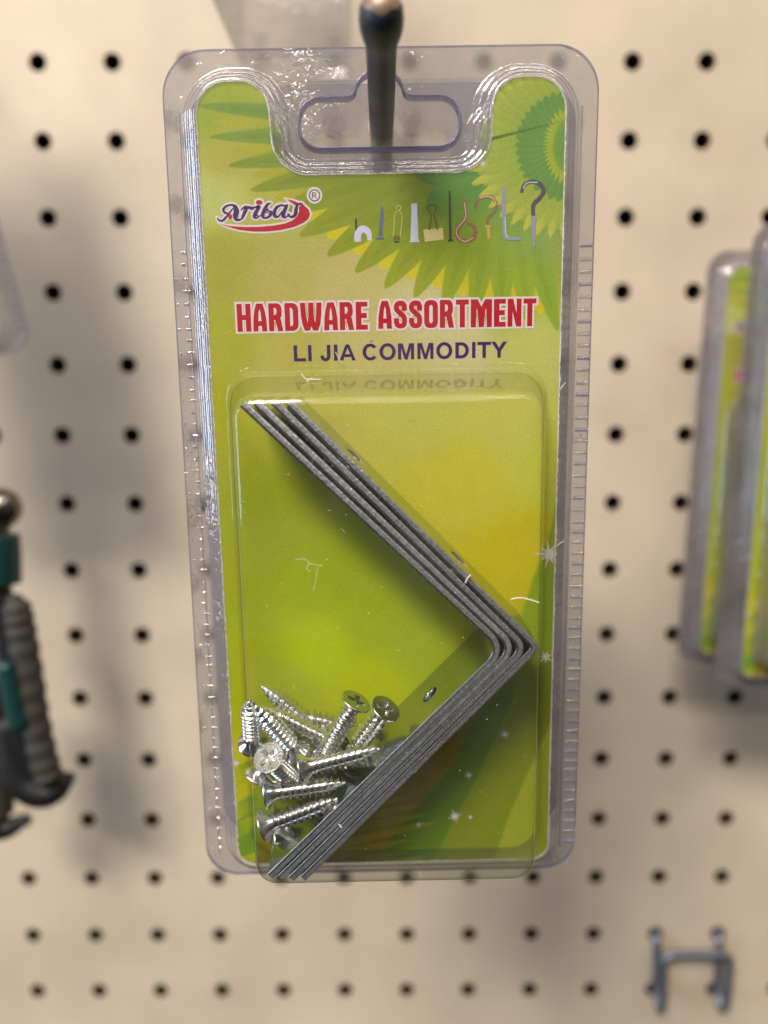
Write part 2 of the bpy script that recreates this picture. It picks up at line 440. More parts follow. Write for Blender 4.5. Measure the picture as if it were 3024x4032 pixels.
# ================================================================== THE PACKAGE
SLOT_V = 62.3
def slot_loop():
    # euro slot with a peg arch in the middle
    c = [(-12.1, 54.4, 3.0), (11.6, 54.4, 3.0), (11.6, 61.2, 3.0), (3.4, 61.2, 1.6), (2.65, 64.5, 2.4), (-3.1, 64.5, 2.4), (-3.9, 61.2, 1.6), (-12.1, 61.2, 3.0)]
    return ccw(round_poly(c, 8))
SLOT = slot_loop()
OUTER = ccw(round_poly([(-33.4, -67.2, 5.5), (32.5, -67.2, 5.5), (32.6, 68.55, 6.6), (-32.5, 68.55, 6.6)], 12))
CARD = ccw(round_poly([(-27.1, -63.2, 3.2), (27.1, -63.2, 3.2), (27.1, 63.2, 4.6), (16.4, 63.2, 4.3), (16.0, 50.3, 5.2), (-16.0, 50.3, 5.2), (-16.6, 63.2, 4.3), (-27.1, 63.2, 4.6)], 9))
def resample(L, step):
    out_ = []
    n = len(L)
    for i in range(n):
        a = np.array(L[i]); b = np.array(L[(i + 1) % n]); k = max(1, int(np.linalg.norm(b - a) / step))
        for j in range(k): out_.append(tuple(a + (b - a) * j / k))
    return out_
CARD_L = resample(CARD, 2.0)
DOME_CFG = [  # uL, uR, vTop, vBottom, corner radius, w
    (-24.9, 24.95, 22.35, -60.6, 4.6, 0.62), (-24.55, 24.6, 21.9, -60.2, 4.4, 0.95), (-24.3, 24.4, 21.5, -59.9, 4.3, 1.7),
    (-23.9, 24.05, 21.0, -59.5, 4.1, 2.3), (-23.75, 23.9, 20.8, -59.4, 4.1, 3.2), (-22.9, 23.1, 19.9, -58.5, 3.8, 7.0),
    (-21.75, 22.0, 18.75, -57.0, 3.5, 12.9), (-21.5, 21.75, 18.45, -56.7, 3.3, 13.9), (-21.2, 21.45, 18.1, -56.4, 3.1, 14.5), (-20.8, 21.05, 17.7, -56.0, 2.8, 14.85), (-20.2, 20.45, 17.1, -55.4, 2.4, 15.0)]
def dome_loop(c):
    uL, uR, vT, vB, r, w = c
    return ccw(round_poly([(uL, vB, r), (uR, vB, r), (uR, vT, r), (uL, vT, r)], 9))

def inside(poly, X, Y):
    res = np.zeros(X.shape, bool); n = len(poly)
    for i in range(n):
        x1, y1 = poly[i - 1]; x2, y2 = poly[i]
        if y1 == y2: continue
        c = ((y1 > Y) != (y2 > Y)) & (X < (x2 - x1) * (Y - y1) / (y2 - y1) + x1)
        res ^= c
    return res

# ---------- the printed card (artwork computed as colours per point of a fine grid)
STEP = 0.17
gu = np.arange(-27.1, 27.1001, STEP); gv = np.arange(-63.2, 63.2001, STEP)
GX, GY = np.meshgrid(gu, gv)
# photo-plane coordinates of every grid point, so shapes can be given where they were measured
Q = PO[None, None] + GX[..., None] * EX + GY[..., None] * EZ - CAM_POS
Q = Q @ CAM_ROT.T
DX = (FPX * Q[..., 0] / Q[..., 2] + PW / 2) / DK; DY = (FPX * Q[..., 1] / Q[..., 2] + PH / 2) / DK
CTRL = [((450, 230), (150, 165, 45)), ((500, 330), (172, 165, 66)), ((470, 430), (184, 190, 104)), ((600, 420), (174, 172, 72)), ((480, 560), (165, 160, 58)),
        ((600, 600), (178, 168, 84)), ((750, 640), (190, 176, 108)), ((900, 680), (200, 188, 132)), ((480, 740), (168, 168, 48)), ((620, 760), (180, 172, 78)),
        ((800, 730), (192, 180, 112)), ((1000, 740), (200, 190, 135)), ((1150, 740), (190, 190, 100)), ((1150, 560), (148, 160, 50)), ((1100, 640), (150, 165, 40)),
        ((900, 420), (120, 145, 40)), ((1000, 400), (85, 135, 55)), ((1080, 450), (110, 145, 70)), ((1130, 500), (158, 168, 92)), ((1200, 420), (105, 140, 65)),
        ((1150, 220), (120, 160, 50)), ((460, 900), (165, 165, 28)), ((470, 1200), (158, 166, 14)), ((490, 1500), (166, 172, 12)), ((505, 1650), (192, 180, 8)),
        ((515, 1720), (140, 160, 20)), ((525, 1800), (112, 146, 28)), ((700, 900), (186, 180, 74)), ((900, 900), (187, 183, 78)), ((1100, 900), (190, 185, 80)),
        ((1000, 1050), (192, 186, 46)), ((1100, 1200), (194, 182, 16)), ((1050, 1300), (188, 178, 10)), ((1190, 1000), (188, 190, 62)), ((600, 1100), (152, 162, 18)),
        ((700, 1250), (152, 168, 10)), ((800, 1350), (156, 172, 12)), ((700, 1400), (172, 188, 16)), ((900, 1380), (156, 172, 24)), ((600, 1500), (158, 168, 10)),
        ((800, 1480), (174, 184, 8)), ((1100, 1500), (112, 128, 16)), ((1150, 1450), (124, 140, 16)), ((1150, 1700), (146, 155, 30)), ((950, 1830), (116, 148, 18)),
        ((1100, 1830), (152, 164, 38)), ((1180, 1840), (142, 140, 18)), ((700, 1800), (140, 140, 15))]
num = np.zeros(GX.shape + (3,)); den = np.zeros(GX.shape)
for (cx, cy_), c in CTRL:
    wgt = 1.0 / (((DX - cx) ** 2 + (DY - cy_) ** 2) / 1e4 + 0.12) ** 2.2
    num += wgt[..., None] * np.array(c, float); den += wgt
ART = num / den[..., None]
def blend(mask, color):
    global ART
    c = np.asarray(color, float)
    ART = ART * (1 - mask[..., None]) + (c if c.ndim == 3 else c[None, None]) * mask[..., None]
def smooth01(x): x = np.clip(x, 0, 1); return x * x * (3 - 2 * x)
def petal(tip, base, W, ctip, cbase, alpha=1.0, power=0.55, fade=None):
    T = np.array(tip, float); B = np.array(base, float); ax = B - T; Ln = np.linalg.norm(ax); ax /= Ln
    s_ = ((DX - T[0]) * ax[0] + (DY - T[1]) * ax[1]) / Ln
    t_ = np.abs(-(DX - T[0]) * ax[1] + (DY - T[1]) * ax[0])
    prof = W * np.minimum(1, np.clip(s_, 0, 1) * 2.6) ** power
    msk = np.clip((prof - t_) / 2.2 + 0.5, 0, 1) * (s_ > 0) * smooth01((1.0 - s_) / 0.25)
    col = np.array(ctip, float) + (np.array(cbase, float) - np.array(ctip, float)) * smooth01(s_ / 0.8)[..., None]
    blend(msk * alpha, col)
CEN = (1085, 285)
tips = [((428, 228), 27, (118, 146, 52), (124, 148, 62)), ((453, 296), 28, (122, 148, 46), (128, 150, 70)), ((493, 358), 31, (126, 146, 36), (126, 146, 40)),
        ((541, 411), 34, (132, 146, 36), (122, 142, 36)), ((593, 462), 33, (138, 150, 34), (126, 144, 36)), ((648, 509), 34, (142, 152, 28), (128, 144, 32)),
        ((707, 552), 33, (140, 152, 24), (126, 146, 26)), ((767, 589), 32, (140, 154, 24), (124, 146, 26)), ((831, 622), 31, (146, 158, 26), (128, 150, 28)),
        ((895, 643), 30, (146, 160, 28), (134, 156, 34)), ((958, 664), 29, (146, 164, 28), (138, 160, 36)), ((1022, 685), 28, (146, 166, 30), (140, 164, 44)),
        ((1085, 702), 27, (144, 166, 34), (142, 166, 50)), ((1146, 712), 26, (150, 170, 36), (140, 165, 55)), ((1205, 715), 25, (140, 168, 40), (135, 165, 60))]
for i, (tp, W, c1, c2) in enumerate(tips):
    if i == len(tips) - 1: break
    nx = tips[i + 1][0]
    mid = ((tp[0] + nx[0]) / 2, (tp[1] + nx[1]) / 2)
    d0 = (CEN[0] - mid[0], CEN[1] - mid[1]); ln = math.hypot(*d0)
    st = 26 if i < 4 else 34
    tip2 = (mid[0] + d0[0] / ln * st, mid[1] + d0[1] / ln * st)
    cy0 = (168, 164, 44) if i < 4 else (204, 190, 22)
    petal(tip2, (tip2[0] + d0[0] * 0.6, tip2[1] + d0[1] * 0.6), W * (0.8 if i < 4 else 1.15), cy0, (150, 156, 34) if i < 4 else (150, 156, 26), 0.95)
for i_, (tp, W, c1, c2) in reversed(list(enumerate(tips))):
    d0 = (CEN[0] - tp[0], CEN[1] - tp[1])
    petal((tp[0] + d0[0] * .03, tp[1] + d0[1] * .03 - 5), (tp[0] + d0[0] * 0.8, tp[1] + d0[1] * 0.8 - 5), W * 0.9, np.array(c1) * 1.10, np.array(c2) * 1.07, 0.5 if i_ < 5 else 0.0)
    petal(tp, (tp[0] + d0[0] * 0.86, tp[1] + d0[1] * 0.86), W * (0.80 if i_ < 4 else 1.06), np.array(c1) * .98, np.array(c2) * .98, 0.95)
    petal((tp[0] + d0[0] * .10, tp[1] + d0[1] * .10), (tp[0] + d0[0] * 0.8, tp[1] + d0[1] * 0.8), W * 0.42, np.array(c1) * .90, np.array(c2) * .92, 0.5)
# dahlia in the upper right
def ring(c, r0, teeth, depth, cin, cout, alpha, phase=0.0, squash=1.0, sharp=True):
    a = np.arctan2(DY - c[1], DX - c[0]); rr = np.hypot(DX - c[0], (DY - c[1]) * squash)
    ph = (a / (2 * np.pi) * teeth + phase) % 1.0
    saw = np.abs(ph - 0.5) * 2
    edge = r0 * (1 - depth * saw ** 1.4)
    msk = np.clip((edge - rr) / 2.2 + 0.5, 0, 1)
    shade = smooth01((rr / r0 - 0.45) / 0.55)
    col = np.array(cin, float) + (np.array(cout, float) - np.array(cin, float)) * shade[..., None]
    col = col * (1 + 0.07 * (ph - 0.5))[..., None]
    blend(msk * alpha, col)
DC = (1228, 316)
fd = 1 - smooth01((DY - 400) / 130)
ring(DC, 338, 26, 0.10, (92, 140, 62), (84, 134, 50), 0.92 * fd, 0.2)
ring((1200, 470), 150, 1, 0.0, (128, 154, 92), (128, 154, 84), 0.35 * (1 - smooth01((np.hypot(DX - 1150, DY - 480) - 40) / 90)))
ring(DC, 230, 44, 0.20, (150, 168, 62), (186, 184, 70), 0.96, 0.1, 1.14)
ring(DC, 208, 44, 0.16, (142, 164, 58), (158, 170, 68), 0.75, 0.55, 1.14)
ring(DC, 116, 40, 0.08, (100, 146, 66), (98, 140, 60), 0.97, 0.3, 0.95)
ring(DC, 54, 40, 0.22, (140, 164, 40), (172, 176, 46), 0.95, 0.0, 0.62)
ring(DC, 34, 40, 0.12, (100, 146, 60), (110, 150, 56), 0.9, 0.0, 0.55)
# sun-ray wedges, lower right (zoomed-photo coordinates)
Z5 = zoom(1400, 2300, 900 / 1659)
def wedge(pts, color, soft=2.0, alpha=1.0):
    poly = [Z5(p_) for p_ in pts]
    msk = inside(poly, DX, DY).astype(float)
    for _ in range(3):
        pmsk = np.pad(msk, 1, mode='edge')
        msk = (pmsk[:-2, 1:-1] + pmsk[2:, 1:-1] + pmsk[1:-1, :-2] + pmsk[1:-1, 2:] + 2 * msk) / 6
    blend(msk * alpha, color)
wedge([((x - 768) / .2976, (y - 1261.8) / .2976) for x, y in ((1204, 1060), (1193, 1130), (1180, 1176), (1153, 1244), (1135, 1304), (1120, 1350), (1130, 1420), (1230, 1480), (1230, 1060))], (136, 156, 22))
wedge([(-700, 2100), (-700, 1700), (0, 1750), (860, 940), (900, 960), (720, 1290), (330, 1750), (90, 2080)], (138, 122, 14))
wedge([(850, 1000), (900, 940), (1160, 700), (1150, 830), (1010, 1130), (880, 1430), (690, 1760), (540, 2080), (60, 2080), (330, 1750), (720, 1290)], (92, 124, 14))
wedge([(1160, 700), (1460, 520), (1460, 900), (1340, 1180), (1230, 1420), (1110, 1700), (980, 2080), (540, 2080), (690, 1760), (880, 1430), (1010, 1130), (1150, 830)], (122, 134, 20))
wedge([(1460, 900), (1460, 2080), (980, 2080), (1110, 1700), (1230, 1420), (1340, 1180)], (150, 158, 38))
for i in range(9):      # yellow fringe at the root of the rays
    tx, ty = 150 + 60 * (i % 5), 1480 + 62 * i
    T = Z5((tx + 190, ty)); B = Z5((tx - 420, ty + 130))
    petal(T, B, 9, (172, 156, 14), (176, 160, 12), 0.55, 0.7)
for i in range(7):      # small leaves up the lower left edge
    yb = 1600 + i * 40
    petal((562 - 8 * (i % 2), yb), (478, yb + 62), 15, (186, 182, 8) if i % 2 == 0 else (104, 146, 24), (196, 184, 6) if i < 4 else (120, 152, 22), 0.8, 0.7)
# crease across the right tab
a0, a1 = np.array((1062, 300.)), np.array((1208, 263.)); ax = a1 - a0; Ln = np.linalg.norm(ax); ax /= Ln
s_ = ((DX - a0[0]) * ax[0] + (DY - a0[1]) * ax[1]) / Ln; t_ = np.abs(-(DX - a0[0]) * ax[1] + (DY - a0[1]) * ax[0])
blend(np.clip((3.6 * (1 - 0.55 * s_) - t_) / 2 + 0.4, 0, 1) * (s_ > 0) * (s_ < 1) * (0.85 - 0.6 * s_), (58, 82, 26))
# soft print mottling
mot = rng.normal(0, 1, (gv.size // 8 + 2, gu.size // 8 + 2))
iy = np.linspace(0, mot.shape[0] - 1.001, gv.size); ix = np.linspace(0, mot.shape[1] - 1.001, gu.size)
fy, fx = iy % 1, ix % 1; iy = iy.astype(int); ix = ix.astype(int)
mt = (mot[np.ix_(iy, ix)] * np.outer(1 - fy, 1 - fx) + mot[np.ix_(iy, ix + 1)] * np.outer(1 - fy, fx) + mot[np.ix_(iy + 1, ix)] * np.outer(fy, 1 - fx) + mot[np.ix_(iy + 1, ix + 1)] * np.outer(fy, fx))
ART = np.clip(ART * (1 + 0.007 * mt)[..., None], 0, 255)

def build_card(parent):
    inn = inside(offset_loop(CARD_L, 0.04), GX, GY)
    quad = inn[:-1, :-1] & inn[1:, :-1] & inn[:-1, 1:] & inn[1:, 1:]
    nv, nu = GX.shape
    idx = np.arange(nv * nu).reshape(nv, nu)
    q = np.stack([idx[:-1, :-1][quad], idx[:-1, 1:][quad], idx[1:, 1:][quad], idx[1:, :-1][quad]], 1)
    used = np.unique(q); remap = np.full(nv * nu, -1); remap[used] = np.arange(used.size)
    V = np.stack([GX.ravel()[used], np.zeros(used.size), GY.ravel()[used]], 1)
    Fq = remap[q]
    C = lin(ART.reshape(-1, 3)[used]) * 1.0
    mb = MB()
    # white paper: back face, cut edge and the frayed white line around the print
    back = CARD_L
    ptsb, trb = fill_tris([back])
    mb.add([P3(p_[0], p_[1], -0.06) for p_ in ptsb], trb, 1)
    fine = resample(CARD, 0.35)
    outl = offset_loop(fine, 0.05)
    inr = offset_loop(fine, -0.10)
    outl = [(a[0] + rng.normal(0, .045), a[1] + rng.normal(0, .045)) for a in outl]
    inr = [(a[0] + rng.normal(0, .05), a[1] + rng.normal(0, .05)) for a in inr]
    loft(mb, [[P3(*p_, 0.03) for p_ in outl], [P3(*p_, 0.03) for p_ in inr]], 1, False)
    loft(mb, [[P3(*p_, -0.45) for p_ in outl], [P3(*p_, 0.03) for p_ in outl]], 1, False)
    # stars
    for (zx, zy, R_, npt) in [((1085, 1090), 0, 44, 8), ((820, 1385), 0, 38, 8), ((720, 1685), 0, 60, 8), ((833, 1690), 0, 24, 7), ((457, 1745), 0, 30, 8), ((1378, 530), 0, 62, 7)] and \
            [((1085, 1090), Z5, 44, 8), ((820, 1385), Z5, 38, 8), ((720, 1685), Z5, 60, 8), ((833, 1690), Z5, 24, 7), ((457, 1745), Z5, 30, 8), ((1378, 528), Z5, 66, 7),
             ((1505, 865), zoom(800, 1400, 1500 / 1659), 70, 9), ((150, 790), zoom(850, 2600, 850 / 1659), 48, 8), ((325, 785), zoom(1750, 280, 650 / 1410), 46, 8)]:
        c = uv(zy(zx), 0.0); e = uv(zy((zx[0] + R_, zx[1])), 0.0); R0 = abs(e[0] - c[0])
        L = []
        for k in range(npt * 2):
            a = math.pi * k / npt + 0.3; rr = R0 * (0.28 if k % 2 else (1.0 if k % 4 == 0 else 0.72))
            L.append((min(c[0] + rr * math.cos(a), 27.0), c[1] + rr * math.sin(a)))
        fill(mb, [L], 0.03, 2)
    n0 = len(V); allV = np.concatenate([V, np.array(mb.v)])
    faces = Fq.tolist() + [[i + n0 for i in f] for f in mb.f]
    me = bpy.data.meshes.new('card')
    me.from_pydata((allV * S).tolist(), [], faces)
    for k in ('print', 'white_paper', 'ink_star'): me.materials.append(M[k])
    mi = np.concatenate([np.zeros(len(Fq), int), np.array(mb.m, int)])
    me.polygons.foreach_set('material_index', mi)
    ca = me.color_attributes.new('Col', 'FLOAT_COLOR', 'POINT')
    full = np.ones((len(allV), 4)); full[:n0, :3] = C; full[n0:, :3] = 0.7
    ca.data.foreach_set('color', full.ravel().astype(np.float32))
    me.update()
    return link('card', me, parent)

# ---------- lettering
GL = {
 'H': (.48, [[(0, 0), (.18, 0), (.18, .42), (.30, .42), (.30, 0), (.48, 0), (.48, 1), (.30, 1), (.30, .6), (.18, .6), (.18, 1), (0, 1)]]),
 'A': (.48, [[(0, 0), (.175, 0), (.18, .2), (.30, .2), (.305, 0), (.48, 0), (.465, .45), (.42, .75), (.35, 1), (.13, 1), (.06, .75), (.015, .45)], [(.185, .37), (.295, .37), (.275, .68), (.24, .82), (.205, .68)]]),
 'R': (.49, [[(0, 0), (.18, 0), (.18, .40), (.225, .40), (.31, 0), (.49, 0), (.42, .42), (.40, .47), (.445, .55), (.46, .72), (.44, .88), (.39, .965), (.31, 1), (0, 1)], [(.18, .58), (.25, .60), (.28, .68), (.28, .76), (.25, .83), (.18, .84)]]),
 'D': (.47, [[(0, 0), (.29, 0), (.40, .05), (.46, .15), (.47, .25), (.47, .75), (.46, .85), (.40, .95), (.29, 1), (0, 1)], [(.18, .17), (.25, .18), (.285, .25), (.285, .75), (.25, .82), (.18, .83)]]),
 'W': (.75, [[(0, 1), (.18, 1), (.2, .55), (.25, .26), (.28, .55), (.285, 1), (.465, 1), (.47, .55), (.505, .26), (.55, .55), (.57, 1), (.75, 1), (.73, .55), (.69, .25), (.61, 0), (.43, 0), (.375, .16), (.32, 0), (.14, 0), (.06, .25), (.02, .55)]]),
 'E': (.41, [[(0, 0), (.41, 0), (.41, .18), (.19, .18), (.19, .42), (.38, .42), (.38, .60), (.19, .60), (.19, .83), (.41, .83), (.41, 1), (0, 1)]]),
 'O': (.48, [[(0, .2), (.03, .09), (.08, .03), (.17, 0), (.31, 0), (.40, .03), (.45, .09), (.48, .2), (.48, .8), (.45, .91), (.40, .97), (.31, 1), (.17, 1), (.08, .97), (.03, .91), (0, .8)], [(.18, .24), (.21, .175), (.27, .175), (.30, .24), (.30, .76), (.27, .825), (.21, .825), (.18, .76)]]),
 'T': (.45, [[(.135, 0), (.315, 0), (.315, .82), (.45, .82), (.45, 1), (0, 1), (0, .82), (.135, .82)]]),
 'M': (.74, [[(0, 0), (.18, 0), (.185, .45), (.215, .7), (.25, .45), (.28, 0), (.46, 0), (.49, .45), (.525, .7), (.555, .45), (.56, 0), (.74, 0), (.74, 1), (.50, 1), (.37, .74), (.24, 1), (0, 1)]]),
 'N': (.48, [[(0, 0), (.17, 0), (.17, .55), (.30, 0), (.48, 0), (.48, 1), (.31, 1), (.31, .48), (.19, 1), (0, 1)]])}
sp = smooth_path([(.37, .635), (.372, .78), (.33, .885), (.235, .912), (.14, .885), (.092, .78), (.115, .665), (.23, .545), (.345, .43), (.37, .3), (.365, .2), (.33, .115), (.235, .088), (.14, .115), (.093, .22), (.092, .375)], 3)
GL['S'] = (.46, [ribbon([tuple(p_) for p_ in sp], .178)])
def build_headline(parent):
    mb = MB()
    def word(txt, u0, u1, v0, h):
        tot = sum(GL[c][0] for c in txt) + 0.07 * (len(txt) - 1)
        sx = (u1 - u0) / tot; x = u0
        for i, c in enumerate(txt):
            wd, loops = GL[c]
            L = [[(x + p_[0] * sx, v0 + p_[1] * h) for p_ in l] for l in loops]
            o = ccw(L[0])
            fill(mb, [offset_loop(o, 0.30)], 0.020 + 0.004 * (i % 2), 1)
            fill(mb, [o] + [ccw(l)[::-1] for l in L[1:]], 0.034, 0)
            x += (wd + 0.07) * sx
    word('HARDWARE', -22.62, -2.62, 27.72, 4.15)
    word('ASSORTMENT', -1.02, 23.25, 27.80, 4.15)
    return mb.build('headline', [M['ink_red'], M['ink_white']], parent)
def arc(cx, cy0, rx, ry, a0, a1, n=18):
    return [(cx + rx * math.cos(math.radians(a0 + (a1 - a0) * k / n)), cy0 + ry * math.sin(math.radians(a0 + (a1 - a0) * k / n))) for k in range(n + 1)]
def build_subtitle(parent):
    mb = MB(); U = 0.01552; v0 = 23.12; H_ = 2.42; w = 0.034
    X = lambda z3: (z3 - 635) * U - 14.15
    sw = 0.54
    def poly(x0, x1, loops, dv):
        for l in loops[:1]:
            L = [[(x0 + p_[0] * (x1 - x0), v0 + dv + p_[1] * H_) for p_ in q] for q in loops]
            fill(mb, [ccw(L[0])] + [ccw(q)[::-1] for q in L[1:]], w, 0)
    letters = [('L', 635, 755), ('I', 778, 812), ('J', 898, 1000), ('I', 1035, 1070), ('A', 1090, 1250), ('C', 1320, 1462), ('O', 1488, 1650),
               ('M', 165 + 1508, 325 + 1508), ('M', 358 + 1508, 518 + 1508), ('O', 546 + 1508, 706 + 1508), ('D', 737 + 1508, 872 + 1508), ('I', 903 + 1508, 937 + 1508),
               ('T', 956 + 1508, 1092 + 1508), ('Y', 1094 + 1508, 1252 + 1508)]
    for c, a, b in letters:
        x0, x1 = X(a), X(b); W_ = x1 - x0; f = sw / W_; g = 0.46 / H_
        dv = 0.05 * (x0 + 14) / 33
        if c == 'I': poly(x0, x1, [[(0, 0), (1, 0), (1, 1), (0, 1)]], dv)
        elif c == 'L': poly(x0, x1, [[(0, 0), (1, 0), (1, g), (f, g), (f, 1), (0, 1)]], dv)
        elif c == 'T': poly(x0, x1, [[(.5 - f / 2, 0), (.5 + f / 2, 0), (.5 + f / 2, 1 - g), (1, 1 - g), (1, 1), (0, 1), (0, 1 - g), (.5 - f / 2, 1 - g)]], dv)
        elif c == 'A': poly(x0, x1, [[(0, 0), (f * 1.05, 0), (.28, .22), (.72, .22), (1 - f * 1.05, 0), (1, 0), (.61, 1), (.39, 1)], [(.345, .39), (.655, .39), (.5, .80)]], dv)
        elif c == 'M': poly(x0, x1, [[(0, 0), (f * .9, 0), (f * .9, .72), (.5 - f * .42, 0), (.5 + f * .42, 0), (1 - f * .9, .72), (1 - f * .9, 0), (1, 0), (1, 1), (1 - f * 1.35, 1), (.5, .30), (f * 1.35, 1), (0, 1)]], dv)
        elif c == 'Y': poly(x0, x1, [[(.5 - f / 2, 0), (.5 + f / 2, 0), (.5 + f / 2, .42), (1, 1), (1 - f * 1.15, 1), (.5, .62), (f * 1.15, 1), (0, 1), (.5 - f / 2, .42)]], dv)
        elif c == 'D':
            o = [(0, 0), (.45, 0)] + arc(.45, .5, .55, .5, -90, 90, 16)[1:-1] + [(.45, 1), (0, 1)]
            i_ = [(f, g), (.43, g)] + arc(.43, .5, .57 - f, .5 - g, -90, 90, 16)[1:-1] + [(.43, 1 - g), (f, 1 - g)]
            poly(x0, x1, [o, i_], dv)
        elif c == 'O': poly(x0, x1, [arc(.5, .5, .5, .53, 0, 360, 32)[:-1], arc(.5, .5, .5 - f, .53 - g, 0, 360, 32)[:-1]], dv)
        elif c == 'C': poly(x0, x1, [arc(.54, .5, .54, .53, 38, 322, 26) + arc(.54, .5, .54 - f, .53 - g, 318, 42, 26)], dv)
        elif c == 'J':
            o = [(1, 1), (1, .32)] + arc(.5, .32, .5, .34, 0, -180, 14)[1:] + [(f, .36)] + arc(.5, .32, .5 - f, .34 - g, 180, 360, 14)[::1] + [(1 - f, 1)]
            poly(x0, x1, [o], dv)
    q = [(X(1392), v0 + 2.72), (X(1425), v0 + 2.88), (X(1418), v0 + 2.99), (X(1400), v0 + 2.86)]
    fill(mb, [ccw(q)], w, 0)
    return mb.build('subtitle', [M['ink_purple']], parent)
def build_logo(parent):
    mb = MB(); Z1 = zoom(820, 700, 480 / 1659)
    o = uv(Z1((0, 0))); ux = (uv(Z1((1000, 0))) - o) / 1000; uy = (uv(Z1((0, 800))) - o) / 800; k = np.linalg.norm(ux)
    f = lambda p_: tuple(o + ux * p_[0] + uy * p_[1])
    st = [[(128, 546, 16), (152, 578, 24), (200, 578, 30), (245, 535, 28), (290, 475, 22), (335, 418, 18)],
          [(262, 478, 22), (222, 470, 30), (206, 430, 32), (240, 388, 28), (315, 366, 26), (370, 386, 40)],
          [(366, 390, 56), (386, 450, 76), (372, 520, 70), (384, 562, 46), (430, 570, 28), (482, 540, 16)],
          [(452, 436, 14), (490, 402, 28), (524, 400, 44), (502, 462, 48), (468, 540, 34)], [(500, 450, 20), (545, 402, 32), (600, 414, 44), (632, 396, 18)],
          [(640, 402, 14), (692, 388, 44), (664, 450, 48), (630, 518, 44), (660, 546, 24), (716, 512, 12)],
          [(858, 340, 10), (812, 362, 34), (778, 420, 48), (748, 490, 48), (748, 524, 40), (786, 546, 26), (834, 524, 34), (862, 486, 40), (856, 456, 28), (826, 452, 16), (790, 474, 12)],
          [(1040, 378, 26), (990, 372, 26), (935, 405, 40), (905, 470, 48), (918, 520, 44), (962, 524, 24), (1012, 460, 22)],
          [(1076, 376, 40), (1044, 450, 50), (1024, 520, 42), (1062, 536, 22), (1116, 490, 14)],
          [(1304, 374, 14), (1272, 350, 22), (1222, 368, 32), (1204, 430, 48), (1198, 490, 48), (1160, 528, 34), (1112, 520, 26), (1090, 486, 16)]]
    swoosh = [(160, 625), (300, 656), (500, 670), (700, 666), (900, 650), (1050, 622), (1160, 578), (1222, 520), (1248, 450), (1238, 405), (1262, 366), (1310, 372), (1372, 425), (1396, 490), (1380, 552), (1310, 610), (1180, 668), (1000, 710), (800, 730), (620, 730), (430, 708), (280, 668)]
    streak = [(1068, 286), (1180, 315), (1262, 350), (1240, 372), (1190, 372), (1120, 324)]
    for i, s_ in enumerate(st):
        pts = smooth_path(s_, 5); pm = [(*f(p_), max(p_[2], 8) * k) for p_ in pts]
        stroke_quads(mb, pm, 0.016 + 0.0015 * i, 2, 50 * k)
        stroke_quads(mb, pm, 0.042 + 0.002 * i, 0)
    for j, (L, gr) in enumerate(((swoosh, 26), (streak, 26))):
        Lm = ccw([f(p_) for p_ in L])
        fill(mb, [offset_loop(Lm, gr * k)], 0.012 - 0.003 * j, 2)
        fill(mb, [Lm], 0.038 - 0.001 * j, 1)
    for c, rx, ry in (((697, 332), 45, 30), ((300, 522), 27, 32)):
        disc(mb, f(c), (rx + 28) * k, (ry + 28) * k, 0.034, 2) if rx > 40 else None
        disc(mb, f(c), rx * k, ry * k, 0.066, 1)
    c = f((1452, 238))
    disc(mb, c, 106 * k, 108 * k, 0.022, 2, 32); disc(mb, c, 80 * k, 80 * k, 0.030, 3, 32); disc(mb, c, 64 * k, 64 * k, 0.034, 2, 32)
    for s_ in ([(1425, 278, 14), (1425, 198, 14)], [(1425, 204, 13), (1460, 204, 13), (1474, 222, 13), (1460, 240, 13), (1425, 240, 13)], [(1452, 242, 14), (1480, 280, 14)]):
        stroke_quads(mb, [(*f(p_), p_[2] * k) for p_ in s_], 0.040 + 0.001 * len(s_), 3, round_caps=False)
    return mb.build('brand_logo', [M['ink_purple'], M['ink_red'], M['ink_white'], M['ink_grey']], parent)
